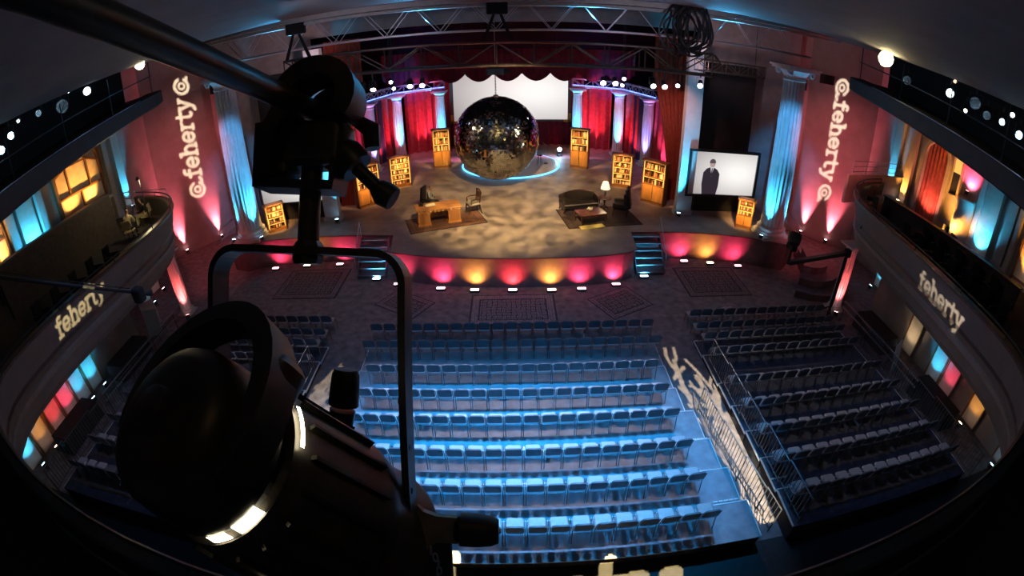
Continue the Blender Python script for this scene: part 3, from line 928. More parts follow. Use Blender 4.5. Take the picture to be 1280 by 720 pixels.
g = 'red stage curtains between the columns'
drape('stage_curtain', 'red velvet curtain between the screen and middle columns, desk side', [(-5.5, 38.3), (-8.1, 37.4)], 1.5, 6.5, velvet, group=g)
drape('stage_curtain', 'red velvet curtain between the middle and outer columns, desk side', [(-8.7, 37.0), (-10.1, 34.0)], 1.5, 6.4, velvet, group=g)
drape('stage_curtain', 'red velvet curtain outside the outermost column, desk side', [(-10.2, 33.6), (-11.0, 30.0)], 1.5, 6.4, velvet, group=g)
drape('stage_curtain', 'red velvet curtain between the screen and middle columns, lamp table side', [(5.5, 38.3), (8.0, 37.4)], 1.5, 6.5, velvet, group=g)
drape('stage_curtain', 'red velvet curtain between the middle and outer columns, lamp table side', [(8.6, 37.0), (10.0, 34.0)], 1.5, 6.4, velvet, group=g)
drape('stage_curtain', 'red velvet curtain outside the outermost column, lamp table side', [(10.1, 33.6), (10.9, 30.0)], 1.5, 6.4, velvet, group=g)
drape('back_curtain', 'dark red curtain under and behind the projection screen', [(-6, 39.2), (6.2, 39.2)], 1.5, 7.9, dkvelvet, .16, .55)


def swept(s):
    def fn(q, t, u):
        # top spread wide, bottom gathered towards the pilaster
        k = min(1, t * 1.33) ** 1.5
        xo = 9.85
        return Vector((s * (xo - (xo - (7.75 + 2.1 * u)) * k - (1 - k) * .8 * (1 - u)), q.y, 0))
    return fn


drape('swept_drape', 'rust red house drape swept aside next to the large screen', [(8, 25.6), (12, 25.6)], 1.5, 11, mat('rust_velvet', (.34, .06, .035), .8, var=.2, scale=5), .13, .5, None, swept(1))
drape('swept_drape', 'rust red house drape swept aside behind the lamp clamp', [(-8, 25.6), (-12, 25.6)], 1.5, 11, mat('rust_velvet', (.34, .06, .035)), .13, .5, None, swept(-1))
drape('masking_curtain', 'dark navy curtain leg between the swept drape and cyan pilaster', [(9.6, 26.2), (12, 26.2)], 1.5, 11, mat('navy_velvet', (.03, .03, .06), .85), .12, .4)
drape('masking_curtain', 'dark navy curtain leg behind the lamp clamp', [(-9.6, 26.2), (-12, 26.2)], 1.5, 11, mat('navy_velvet', (.03, .03, .06), .85), .12, .4)
drape('masking_curtain', 'dark blue curtain strip beside the outer stage column, lamp table side', [(9.3, 35.3), (9.9, 33.8)], 1.5, 6.5, mat('blue_velvet', (.03, .04, .12), .85), .1, .4)
drape('masking_curtain', 'dark blue curtain strip beside the outer stage column, desk side', [(-9.4, 35.3), (-10.0, 33.8)], 1.5, 6.5, mat('blue_velvet', (.03, .04, .12), .85), .1, .4)
# scalloped valance
rows = []
NV = 220
for j in range(5):
    row = []
    for i in range(NV + 1):
        x = -9.5 + 19 * i / NV
        ph = (x + 9.5) / 2.1 % 1
        zb = 7.75 - .62 * math.sin(PI * ph) ** .8
        z = zb + (9.6 - zb) * j / 4
        row.append((x, 36.4 - .12 * math.sin(PI * ph) - .04 * math.sin(30 * ph), z))
    rows.append(row)
tag(MB().grid(rows).build('scalloped_valance', dkvelvet, None, True), 'dark red scalloped valance hanging above the projection screen', 'valance')

# turntable disc with its blue rim
t = thing('round_platform', 'round stage platform with a glowing blue rim under the mirror ball', 'platform', (.07, 32.7, 1.5))
MB().lathe([(3.3, 0), (3.3, .14), (3.2, .16)], n=72).build('platform_top', mat('platform_paint', (.5, .42, .45), .4, var=.1), t, True)
MB().tube([(3.36 * math.cos(a), 3.36 * math.sin(a), .09) for a in [2 * PI * k / 72 for k in range(72)]], .055, 6, True).build('light_rim', glow('blue_rim', (.12, .55, 1), 2.6), t, True)

# mirror ball
bc, br = Vector((-.74, 28, 4.52)), 2.5
t = thing('mirror_ball', 'giant mirror ball hanging over the stage', 'mirror ball', bc - Vector((0, 0, br)))
MB().lathe([(br * .985 * math.sin(PI * k / 24) + .002, br - br * .985 * math.cos(PI * k / 24)) for k in range(25)], n=48, cap=False).build('ball_core', black, t, True)
rnd = random.Random(3)
fb = MB()
nl = 64
for i in range(1, nl - 1):
    a0, a1 = PI * i / nl, PI * (i + 1) / nl
    nn = max(6, int(2 * nl * math.sin((a0 + a1) / 2)))
    for k in range(nn):
        b0, b1 = 2 * PI * k / nn, 2 * PI * (k + .94) / nn
        P = [Vector((math.sin(a) * math.cos(b), math.sin(a) * math.sin(b), -math.cos(a))) for a, b in ((a0, b0), (a0, b1), (a0 + (a1 - a0) * .94, b1), (a0 + (a1 - a0) * .94, b0))]
        m = sum(P, Vector()) / 4
        ax = Vector((rnd.uniform(-1, 1), rnd.uniform(-1, 1), rnd.uniform(-1, 1))).normalized()
        Q = Matrix.Rotation(rnd.gauss(0, .11), 3, ax)
        fb.add([m * br + Q @ ((p - m) * br) + Vector((0, 0, br)) for p in P], [(0, 1, 2, 3)])
mirror = mat('mirror_glass', (.46, .46, .44), .1, 1)
tag(fb.build('mirror_facets', mirror, t), kind='stuff')
MB().lathe([(.14, 2 * br - .04), (.16, 2 * br + .05), (.1, 2 * br + .1)], n=16).build('top_cap', steel, t)
ch = MB()
for k in range(14):
    z = 2 * br + .12 + k * .085
    ch.tube([(.035 * math.cos(a) * (1 if k % 2 else 0), .035 * math.cos(a) * (0 if k % 2 else 1), z + .065 * math.sin(a)) for a in [2 * PI * q / 8 for q in range(8)]], .014, 5, True)
tag(ch.build('chain', steel, t), kind='stuff')
t = thing('chain_hoist', 'grey chain hoist box above the mirror ball', 'hoist', (bc.x, bc.y, 8.3))
MB().rbox((0, 0, .2), (1.0, .5, .4), .08).build('hoist_body', mat('hoist_paint', (.1, .12, .15), .5), t)
MB().rbox((.65, 0, .16), (.4, .4, .26), .06).build('hoist_motor', black, t)
MB().cyl((0, 0, .4), (0, 0, 6.7), .02, n=6).build('lift_chain', steel, t)

# upstage moving light and the stool with microphone
def cone_light(loc, aim, label, col, s=14, r=.16, group=None, lampw=0, ang=40, hang=.46):
    t = thing('stage_light', label, 'light', loc, 0, group)
    d = Vector(aim).normalized()
    MB().lathe([(r * .5, -.34), (r * .75, -.3), (r * .8, -.05), (r, .02), (r, .12)], (0, 0, 0), 16, d).build('lamp_body', black, t)
    MB().lathe([(r * .88, 0), (r * .88, .015)], d * .105, 16, d).build('lens', glow('beam_%.1f_%.1f_%.1f_%d' % (*col, s), col, s), t)
    sd = d.cross(Vector((0, 0, 1))).normalized()
    k = r + .03
    MB().band([sd * k, sd * k + Vector((0, 0, .3)), -sd * k + Vector((0, 0, .3)), -sd * k], .045, .012, d - Vector((0, 0, d.z))).build('yoke', darksteel, t)
    MB().cyl((0, 0, .3), (0, 0, hang), .03, n=8).build('clamp', darksteel, t)
    if lampw:
        spot('stage_lamp', Vector(loc) + d * .2, Vector(loc) + d * 5, lampw, col, ang, .6, .05)
    return t


t = thing('moving_light', 'bright blue white floor light beside the round platform', 'light', (3.75, 35.4, 1.5))
MB().rbox((0, 0, .08), (.4, .4, .16), .05).build('light_base', black, t)
for s in (-1, 1):
    MB().band([(s * .2, 0, .16), (s * .2, 0, .5)], .06, .05, (0, 1, 0)).build('yoke_arm', black, t)
d = Vector((-.1, -1, .25)).normalized()
MB().lathe([(.14, -.16), (.17, 0), (.17, .14)], (0, 0, .5), 16, d).build('lamp_head', black, t)
MB().lathe([(.15, 0), (.15, .02)], Vector((0, 0, .5)) + d * .135, 16, d).build('lens', glow('blue_white_lens', (.5, .8, 1), 40), t)
lamp('POINT', 'moving_light_lamp', (3.72, 35.0, 2.1), 60, ICE, size=.12)
t = thing('stool', 'dark round stool standing on the round platform', 'stool', (2.05, 32.3, 1.66))
MB().lathe([(.2, .66), (.22, .7), (.2, .74)], n=18).build('seat', black, t, True)
for a in range(4):
    MB().tube([(.08 * math.cos(a * PI / 2 + .4), .08 * math.sin(a * PI / 2 + .4), .66), (.22 * math.cos(a * PI / 2 + .4), .22 * math.sin(a * PI / 2 + .4), 0)], .016, 6).build('leg', darksteel, t)
t = thing('microphone_stand', 'microphone stand next to the stool on the round platform', 'microphone stand', (2.5, 32.6, 1.66))
MB().lathe([(.16, 0), (.16, .03), (.03, .05)], n=18).build('stand_base', black, t)
MB().tube([(0, 0, .04), (0, 0, 1.35), (-.25, -.1, 1.55)], .014, 6).build('pole', steel, t)
MB().lathe([(.02, 0), (.035, .1), (.03, .16), (.01, .18)], (-.25, -.1, 1.55), 10, (-.9, -.3, .3)).build('microphone', darksteel, t)

# ================================================================== TRUSSES
def box_truss(name, label, A, B, w, h, m, step=None, r=.035, r2=.018, group=None):
    A, B = Vector(A), Vector(B)
    d = (B - A)
    L = d.length
    d.normalize()
    s = d.cross(Vector((0, 0, 1))).normalized() * (w / 2)
    u = Vector((0, 0, h / 2))
    t = thing(name, label, 'truss', A, 0, group)
    O = Vector((0, 0, 0))
    for a, b in ((1, 1), (1, -1), (-1, 1), (-1, -1)):
        MB().cyl(s * a + u * b, s * a + u * b + d * L, r, n=8).build('chord', m, t, True)
    n = max(2, round(L / (step or h)))
    for a in (1, -1):
        for k in range(n):
            p, q = d * (L * k / n), d * (L * (k + 1) / n)
            f = 1 if k % 2 else -1
            MB().cyl(s * a - u * f + p, s * a + u * f + q, r2, n=6).build('brace', m, t)
        for k in range(n + 1):
            p = d * (L * k / n)
            MB().cyl(s * a - u + p, s * a + u + p, r2, n=6).build('post', m, t)
    for b in (1, -1):
        e = MB()
        for k in range(n + 1):
            p = d * (L * k / n)
            e.cyl(s + u * b + p, -s + u * b + p, r2, n=6)
            if k < n:
                e.cyl(s + u * b + p, -s + u * b + d * (L * (k + 1) / n), r2, n=6)
        tag(e.build('cross_brace', m, t), kind='stuff')
    return t


# broad light truss under the ceiling edge: zigzag webs between two chords
pale = mat('pale_truss_paint', (.5, .5, .54), .4, .5)
t = thing('web_truss', 'long pale truss with zigzag webs right across the proscenium', 'truss', (0, 21, 10.8))
for y in (-.2, .2):
    MB().cyl((-14.6, y, 0), (14.4, y, 0), .055, n=8).build('bottom_chord', pale, t, True)
    MB().cyl((-14.6, y, 1.36), (14.4, y, 1.36), .055, n=8).build('top_chord', pale, t, True)
x0 = -14.4
k = 0
while x0 < 13.4:
    for q in (x0, x0 + 1.16):
        f = 0 if q == x0 else 1
        for dx in (-.06, .06):
            MB().cyl((q + dx, -.2 if dx < 0 else .2, 0 if f == 0 else 1.36), (q + 1.16 + dx, -.2 if dx < 0 else .2, 1.36 if f == 0 else 0), .018, n=6).build('web', pale, t)
    x0 += 2.32
    k += 1
bt = mat('black_truss', (.075, .065, .058), .35, .6, var=.2)
box_truss('lighting_truss', 'black lighting truss with lamps hanging in front of the stage', (-9.4, 20, 9.86), (8.5, 20, 9.74), .9, .95, bt, 1.45, .058, .032)
blue_t = mat('white_truss', (.5, .5, .55), .35, .6)
tp = {'desk side': -1, 'lamp table side': 1}
for nm, s in tp.items():
    t1 = box_truss('scenery_truss', 'blue lit truss joining the column tops next to the screen, ' + nm, (s * 4.9, 37.3, 6.95), (s * 8.6, 36.1, 6.85), .5, .6, blue_t, .75)
    t2 = box_truss('scenery_truss', 'blue and pink lit truss joining the outer column tops, ' + nm, (s * 8.6, 36.0, 6.85), (s * 10.1, 32.6, 6.75), .5, .6, blue_t, .75)
    for t, v in ((t1, Vector((s * 3.7, -1.2, -.1))), (t2, Vector((s * 1.5, -3.4, -.1)))):
        MB().tube([Vector((0, 0, -.2)), Vector((0, 0, -.2)) + v], .035, 6).build('led_strip', glow('blue_led', (.12, .2, 1), 5), t)
t = box_truss('short_truss', 'short blue lit truss behind the cable loops', (8.9, 22.4, 9.6), (12.6, 22.4, 9.6), .5, .55, bt, .8)
for x in (.5, 3.2):
    MB().cyl((x, 0, .27), (x, 0, 5.4), .018, n=6).build('hanging_chain', darksteel, t)

# chain hoists of the front truss
for x, lab in ((-8.9, 'black hoist and splayed slings over the lamp clamp'), (-.4, 'black hoist over the middle of the lighting truss')):
    t = thing('truss_hoist', lab, 'hoist', (x, 20, 10.35))
    MB().rbox((0, 0, 1.35), (.85, .4, .5), .08).build('hoist_body', matte, t)
    MB().cyl((0, 0, 1.6), (0, 0, 2.3), .03, n=6).build('hook_chain', darksteel, t)
    for a in (-1, 1):
        MB().cyl((a * .55, 0, 0), (a * .12, 0, 1.15), .08, .06, 8).build('sling', matte, t)

# lamps on the lighting truss
i = 0
for x, y, z, aim in ((-6.01, 19.55, 9.05, (.1, .35, -.6)), (-5.5, 19.55, 9.05, (.1, .35, -.6)), (-3.95, 19.55, 9.05, (.1, .5, -.6)), (-3.45, 19.55, 9.05, (.1, .5, -.6)), (3.8, 19.55, 9.02, (-.1, -.8, -.5)), (4.3, 19.55, 9.02, (-.1, -.8, -.5)), (5.9, 19.55, 9.0, (-.1, -.8, -.5)), (6.4, 19.55, 9.0, (-.1, -.8, -.5))):
    i += 1
    a = (aim[0], -abs(aim[1]) - .3, aim[2])
    cone_light((x, y, z - .32), a, f'white lit lamp under the lighting truss, {ORD[i-1]} from the lamp clamp', (1, .9, .95), 12, .13, 'lamps hanging under the lighting truss', hang=.66)
for j, (x, y, z) in enumerate(((-6.8, 28, 8.25), (-6.65, 28, 7.85), (6.7, 28, 8.2), (6.6, 28, 7.8), (8.8, 24.6, 8.3), (8.0, 19.55, 8.85))):
    lab = ('upper small lamp above the curved truss, desk side', 'lower small lamp above the curved truss, desk side', 'upper small lamp above the curved truss, lamp table side', 'lower small lamp above the curved truss, lamp table side', 'small bright lamp beside the swept red drape', 'bright lamp hanging under the cable loops')[j]
    cone_light((x, y, z), (-x * .05, -1, -.4), lab, (.75, .82, 1), 16, .13, hang=(.5 if y < 22 else 6.65 if y < 26 else 15 - z))

cable_m = mat('black_cable', (.004, .004, .005), .5)
# cable loops dropping on the end of the truss
rnd = random.Random(5)
t = thing('cable_loops', 'big bundle of black cable loops hanging on the truss end', 'cable', (7.05, 19.4, 9.7))
for k in range(13):
    w = rnd.uniform(.22, .78)
    h = rnd.uniform(.75, 1.2)
    cx, cz = rnd.uniform(-.5, .55), 1.35 + rnd.uniform(-.1, .35)
    a0 = rnd.uniform(0, 6)
    pts = [(cx + w * math.cos(a) + .1 * math.sin(3 * a + a0), rnd.uniform(-.04, .04) + .15 * math.sin(a + a0), cz + h * math.sin(a)) for a in [2 * PI * q / 26 for q in range(26)]]
    MB().tube(pts, .045, 6, True).build('cable', cable_m, t, True)
for k in range(3):
    x = -.35 + k * .3
    MB().tube([(x, 0, 2.9), (x + .05, .05, 2.3), (x - .1, 0, 1.7), (x + .1, .1, .3)], .06, 6).build('cable', cable_m, t, True)
t = thing('cable_tail', 'thin dark cable loops beside the big cable bundle', 'cable', (8.45, 19.55, 9.13))
for k in range(5):
    w, h = .2 + .1 * k, .5 + .06 * k
    MB().tube([(.05 + w * math.sin(a * PI / 12), .02 * k, 1.1 - h * (1 - math.cos(a * PI / 6)) * .5 - (0)) for a in range(13)], .016, 5).build('cable', rubber, t, True)

# small black boxes mounted high at the wall by the giant columns
for (x, y, z), lab in (((14.6, 22, 9.35), 'small black speaker box beside the giant column, large screen side'), ((-15.6, 23.5, 9.6), 'small black speaker box beside the giant column under the pipe'), ((-16.9, 25.6, 4.9), 'tiny dark box on the red wall beside the lowest projected emblem'), ((17.6, 23.6, 9.8), 'black speaker box near the bright star lamp')):
    t = thing('speaker_box', lab, 'speaker', (x, y, z))
    MB().rbox((0, 0, 0), (.75, .5, .55), .05).build('cabinet', black, t)
    MB().box((0, -.255, 0), (.62, .01, .44)).build('grille', matte, t)
    MB().cyl((0, .25, 0), (0, 1.0 if abs(x) < 16 else .5, 0), .04, n=8).build('wall_arm', darksteel, t)

# ================================================================== BOOKCASES
shelfwood = mat('honey_wood', (.24, .1, .03), .45, var=.3, scale=4, stretch=(1, 1, .25))
doorwood = mat('bookcase_door_wood', (.5, .23, .06), .4, var=.3, scale=5, stretch=(1, 1, .2))
strip = glow('shelf_light', (1, .55, .13), 1.8)
book_m = [mat('book_' + n, c, .6) for n, c in (('brown', (.2, .1, .04)), ('tan', (.55, .36, .15)), ('dark', (.05, .03, .02)), ('cream', (.7, .58, .36)), ('wine', (.3, .1, .05)))]


def bookcase(FL, FR, H, label, doors, seed, shelves=5):
    FL, FR = Vector((*FL, 1.5)), Vector((*FR, 1.5))
    w = (FR - FL).length
    d = (FR - FL).normalized()
    rz = math.atan2(d.y, d.x)
    t = thing('bookcase', label, 'bookcase', (FL + FR) / 2, rz)
    D = .42
    h0 = H * .43 if doors else .16
    b = MB()
    b.box((-w / 2 + .03, D / 2, H / 2), (.06, D, H)).box((w / 2 - .03, D / 2, H / 2), (.06, D, H)).box((0, D - .015, H / 2), (w, .03, H)).box((0, D / 2 - .03, H - .04), (w + .12, D + .1, .08)).box((0, D / 2, .08), (w, D, .16)).box((0, D / 2, h0), (w, D, .05))
    b.build('carcass', shelfwood, t)
    n = (3 if doors else shelves)
    r = random.Random(seed)
    zs = [h0 + (H - .1 - h0) * k / n for k in range(n)]
    for k in range(1, n):
        MB().box((0, D / 2, zs[k]), (w - .1, D - .04, .035)).build('shelf', shelfwood, t)
    for k in range(n):
        z = zs[k] + .03
        hh = (H - .1 - h0) / n - .08
        bb = MB()
        x = -w / 2 + .1
        while x < w / 2 - .14:
            bw = r.uniform(.03, .075)
            if r.random() < .16:
                x += r.uniform(.05, .14)
                continue
            bb.cur = r.randrange(5)
            bh = hh * r.uniform(.6, .95)
            bb.box((x + bw / 2, .2 + r.uniform(-.03, .03), z + bh / 2), (bw * .94, .2, bh))
            x += bw
        tag(bb.build('books', book_m, t), kind='stuff')
    s = MB()
    zb, zt = h0 + .04, H - .1
    s.band([(-w / 2 + .075, .02, zb), (-w / 2 + .075, .02, zt), (w / 2 - .075, .02, zt), (w / 2 - .075, .02, zb)], .03, .025, (0, 1, 0))
    for k in range(1, n):
        s.box((0, .03, zs[k] - .03), (w - .14, .03, .02))
    s.build('shelf_light_strip', strip, t)
    if doors:
        for sx in (-1, 1):
            dr = MB().box((sx * (w / 4 - .015), -.012, (h0 + .16) / 2), (w / 2 - .07, .03, h0 - .2)).build('door', doorwood, t)
            MB().box((sx * (w / 4 - .015), -.03, (h0 + .16) / 2), (w / 2 - .26, .02, h0 - .42)).build('door_panel', doorwood, dr)
            MB().lathe([(.018, 0), (.026, .02), (.012, .035)], (sx * .07, -.03, h0 * .62), 8, (0, -1, 0)).build('knob', gold, dr)
    # added warm spot without a fixture, up in front, to brighten the shelves
    nrm = Vector((d.y, -d.x, 0))
    p = (FL + FR) / 2 + nrm * 1.9 + Vector((0, 0, H + .8))
    spot('bookcase_fill', p, (FL + FR) / 2 + Vector((0, 0, H * .62)), 1250, (1, .55, .17), 46, 1, .1)
    return t


bookcase((-5.29, 32.47), (-4.12, 32.72), 2.8, 'tall bookcase with lower doors next to the mirror ball, desk side', True, 1)
bookcase((-7.4, 28.26), (-6.2, 28.75), 2.0, 'bookcase of five open shelves behind the desk', False, 2)
bookcase((-8.49, 24.75), (-7.4, 25.75), 2.45, 'bookcase with lower doors half hidden behind the clamp bolt', True, 3)
bookcase((-12.95, 21.85), (-12.1, 22.45), 1.55, 'small glowing bookcase beside the giant column, desk side', False, 4, 4)
bookcase((4.15, 32.17), (5.3, 31.65), 2.8, 'tall bookcase with lower doors next to the mirror ball, lamp table side', True, 5)
bookcase((6.2, 27.88), (7.33, 27.44), 2.1, 'bookcase of five open shelves right behind the table lamp', False, 6)
bookcase((7.4, 25.3), (8.4, 24.25), 2.5, 'tallest looking bookcase with doors beside the swept drape', True, 7)
bookcase((11.75, 21.66), (12.5, 21.2), 1.6, 'small bookcase in front of the large lit screen', True, 8)

# ================================================================== DESK AND LOUNGE
Z = 1.5
wood = mat('desk_oak', (.4, .17, .055), .4, var=.3, scale=4, stretch=(.3, 1, 1))
dkwood = mat('dark_mahogany', (.05, .02, .012), .35, var=.3, scale=4)
leather = mat('dark_leather', (.014, .009, .01), .5, bump=.15, bscale=60)


def rug(name, label, c, size, rz, z=0, cols=((.05, .035, .045), (.26, .2, .2)), scale=4, cat='rug'):
    t = thing(name, label, cat, (*c, z), rz)
    w, d = size
    MB().rbox((0, 0, .006), (w, d, .012), .02).build('rug_ground', mat('rug_edge_%.2f' % cols[0][0], cols[0], .95), t)
    k = min(.28, w * .1)
    bm = rug_mat('rug_border_' + str(len(bpy.data.materials)), cols[0], tuple(v * 1.5 for v in cols[1]), scale * 1.8)
    for sx in (-1, 1):
        MB().box((sx * (w / 2 - k * .75), 0, .013), (k, d - k * .5, .004)).build('rug_border', bm, t)
        MB().box((0, sx * (d / 2 - k * .75), .0135), (w - k * 2.5, k, .004)).build('rug_border', bm, t)
    MB().box((0, 0, .0135), (w - k * 2.9, d - k * 2.9, .005)).build('rug_field', rug_mat('rug_field_' + str(len(bpy.data.materials)), cols[1], cols[0], scale), t)
    return t


rug('patterned_rug', 'large rectangular rug in the middle, before the front row', (.03, 16.45), (3.5, 2.3), 0, cols=((.05, .05, .065), (.3, .26, .27)), scale=5)
rug('patterned_rug', 'tilted rug between the middle rug and the chairs, lamp table side', (4.55, 16.85), (2.2, 1.85), .5, cols=((.05, .045, .05), (.24, .2, .2)))
rug('patterned_rug', 'tilted rug partly behind the lamp yoke leg, desk side', (-4.55, 17.0), (2.2, 1.5), -.55, cols=((.05, .045, .05), (.24, .2, .2)))
rug('patterned_rug', 'rug before the stage wing below the large lit screen', (9.4, 18.5), (3.2, 2.75), 0, cols=((.04, .035, .04), (.2, .16, .17)))
rug('patterned_rug', 'rug before the stage wing seen inside the lamp yoke', (-9.55, 18.95), (3.3, 2.85), 0, cols=((.04, .035, .04), (.2, .16, .17)))
rug('persian_rug', 'reddish fringed rug under the wooden desk', (-3.3, 22.45), (3.9, 2.0), .33, Z, cols=((.04, .018, .014), (.16, .06, .04)), scale=6)
rug('persian_rug', 'dark rug under the sofa and coffee table', (4.5, 22.75), (3.9, 2.7), .15, Z, cols=((.025, .014, .016), (.075, .042, .042)), scale=6)

# desk
dz = thing('desk', 'large carved wooden desk on the stage rug', 'desk', (-3.65, 22.5, Z), .27)
dz.matrix_basis = dz.matrix_basis @ Matrix.Scale(1.08, 4)
MB().rbox((0, 0, .77), (2.1, 1.05, .06), .04).build('desk_top', wood, dz)
MB().box((0, 0, .71), (2.0, .97, .06)).build('top_frame', wood, dz)
for s in (-1, 1):
    p = MB().box((s * .7, 0, .37), (.56, .9, .66)).build('pedestal', wood, dz)
    MB().box((s * .7, -.455, .37), (.42, .02, .5)).build('carved_panel', mat('carved_oak', (.3, .12, .04), .5, bump=.5, bscale=16), p)
    MB().box((s * .7, 0, .05), (.62, .96, .1)).build('plinth', wood, p)
    for zz in (.16, .36, .56):
        dd = MB().box((s * .7, .46, zz + .03), (.46, .02, .16)).build('drawer', wood, dz)
        MB().lathe([(.012, 0), (.02, .02), (.01, .03)], (s * .7, .47, zz + .03), 8, (0, 1, 0)).build('knob', gold, dd)
MB().box((0, .1, .44), (.86, .03, .5)).build('modesty_panel', wood, dz)
tr = MB()
for k in range(11):
    tr.lathe([(.035, 0), (.045, .05), (.02, .09)], (-.95 + .19 * k, -.5, .66), 6)
tag(tr.build('carved_trim', mat('pale_oak_carving', (.5, .28, .12), .5), dz), kind='stuff')


def on_desk(x, y):
    return Vector((-3.65, 22.5, Z + .866)) + Matrix.Rotation(.27, 3, 'Z') @ Vector((x, y, 0))


p = on_desk(-.35, .12)
t = thing('paper_stack', 'white papers lying on the desk in front of the seated person', 'papers', p, .35)
for k in range(3):
    MB().box((.02 * k, .01 * k, .004 + .006 * k), (.5 - .06 * k, .32, .006), .1 * k).build('sheet', mat('white_paper', (.75, .7, .6), .7), t)
p = on_desk(-.82, .2)
t = thing('desk_phone', 'small dark phone at the end of the desk', 'phone', p, .3)
MB().rbox((0, 0, .03), (.22, .2, .06), .02).build('phone_body', black, t)
MB().tube([(-.1, .04, .06), (-.1, .04, .085), (.1, .04, .085), (.1, .04, .06)], .02, 8).build('handset', black, t, True)
p = on_desk(-.6, .3)
t = thing('glass', 'small glass standing on the desk beside the papers', 'glass', p)
gm = mat('clear_glass', (.9, .95, 1), .05)
gm.node_tree.nodes['Principled BSDF'].inputs['Transmission Weight'].default_value = .9
MB().lathe([(.03, 0), (.036, .12), (.033, .12), (.028, .01)], n=14, cap=False).build('tumbler', gm, t, True)


def armchair(name, label, loc, rz, kind, k=1.12):
    t = thing(name, label, 'chair', loc, rz)
    t.matrix_basis = t.matrix_basis @ Matrix.Scale(k, 4)
    if kind == 'office':
        MB().rbox((0, 0, .46), (.56, .54, .12), .08).build('seat', leather, t, True)
        MB().rbox((0, -.27, .86), (.54, .12, .72), .05, M=Matrix.Rotation(-.12, 3, 'X')).build('backrest', leather, t, True)
        for s in (-1, 1):
            MB().tube([(s * .3, -.2, .42), (s * .32, -.2, .66), (s * .32, .16, .68), (s * .3, .2, .44)], .028, 8).build('armrest', black, t, True)
        MB().cyl((0, 0, .1), (0, 0, .4), .035, n=10).build('gas_post', darksteel, t)
        for k in range(5):
            a = 2 * PI * k / 5
            MB().tube([(0, 0, .12), (.3 * math.cos(a), .3 * math.sin(a), .06)], .025, 6).build('base_leg', black, t)
    elif kind == 'carved':
        MB().rbox((0, 0, .45), (.54, .5, .08), .07).build('seat', mat('pale_seat_cloth', (.3, .27, .23), .8), t, True)
        for sx in (-1, 1):
            MB().tube([(sx * .23, .21, .44), (sx * .25, .24, .25), (sx * .24, .26, 0)], [.032, .026, .02], 8).build('leg', dkwood, t, True)
            MB().tube([(sx * .22, -.22, .44), (sx * .24, -.26, .22), (sx * .25, -.3, 0)], [.03, .026, .02], 8).build('leg', dkwood, t, True)
            MB().tube([(sx * .22, -.22, .44), (sx * .25, -.27, .8), (sx * .25, -.29, .95)], .026, 8).build('back_post', dkwood, t, True)
            MB().tube([(sx * .25, -.26, .7), (sx * .31, 0, .7), (sx * .28, .17, .66), (sx * .26, .18, .46)], .024, 8).build('armrest', dkwood, t, True)
        MB().tube([(.26 * math.cos(a) * 1.0, -.29, .92 + .13 * math.sin(a)) for a in [PI * k / 10 for k in range(11)]], .035, 8).build('crest_rail', dkwood, t, True)
        MB().box((0, -.28, .84), (.4, .04, .22)).build('back_panel', dkwood, t)
        for s in (-1, 0, 1):
            MB().cyl((s * .12, -.25, .48), (s * .12, -.28, .78), .014, n=6).build('spindle', dkwood, t)
        for s in (-1, 1):
            MB().box((0, s * .22, .39), (.46, .03, .06)).build('apron', dkwood, t)
    else:
        MB().rbox((0, .02, .38), (.62, .62, .2), .08).build('seat', leather, t, True)
        MB().rbox((0, -.3, .8), (.66, .16, .85), .07, M=Matrix.Rotation(-.15, 3, 'X')).build('backrest', leather, t, True)
        for s in (-1, 1):
            MB().rbox((s * .34, -.2, .78), (.1, .2, .5), .045).build('back_wing', leather, t, True)
            MB().rbox((s * .35, .06, .5), (.13, .56, .22), .06).build('armrest', leather, t, True)
            for yy in (-.26, .28):
                MB().tube([(s * .27, yy, .3), (s * .28, yy * 1.1, .12), (s * .29, yy * 1.15, 0)], [.035, .028, .018], 8).build('leg', dkwood, t, True)
    return t


armchair('office_chair', 'dark high backed chair behind the desk with a person in it', (-4.35, 24.05, Z), -1.85, 'office')
armchair('carved_chair', 'carved dark wooden armchair with a pale seat at the end of the desk', (-1.95, 23.55, Z), 2.0, 'carved', 1.2)
armchair('wing_chair', 'dark leather wing chair under the lit table lamp', (5.75, 23.1, Z), 1.25, 'wing', 1.22)

# settee
t = thing('settee', 'dark leather settee with an arched tufted back', 'sofa', (3.6, 23.75, Z), .22)
MB().rbox((0, -.05, .36), (1.9, .72, .16), .1).build('seat', leather, t, True)
bk = MB()
xs = [-.98 + 1.96 * k / 20 for k in range(21)]
top = [.78 + .2 * math.cos(x / .98 * PI / 2) for x in xs]
bk.grid([[(x, .26, .36) for x in xs], [(x, .3, tz) for x, tz in zip(xs, top)], [(x, .36, tz + .02) for x, tz in zip(xs, top)], [(x, .42, tz) for x, tz in zip(xs, top)], [(x, .4, .36) for x in xs]])
bk.build('backrest', leather, t, True)
MB().tube([(x, .36, tz + .02) for x, tz in zip(xs, top)], .035, 8).build('crest_rail', dkwood, t, True)
tf = MB()
for k in range(9):
    for j in range(2):
        tf.lathe([(.022, 0), (.015, .012)], (-.8 + .2 * k + (.1 if j else 0), .255 + .03 * j, .5 + .16 * j), 8, (0, -1, 0))
tag(tf.build('buttons', black, t), kind='stuff')
pp = MB()
pp.tube([(-.93, -.4, .45), (.93, -.4, .45)], .03, 8)
pp.build('seat_piping', mat('piping_grey', (.14, .12, .14), .4), t, True)
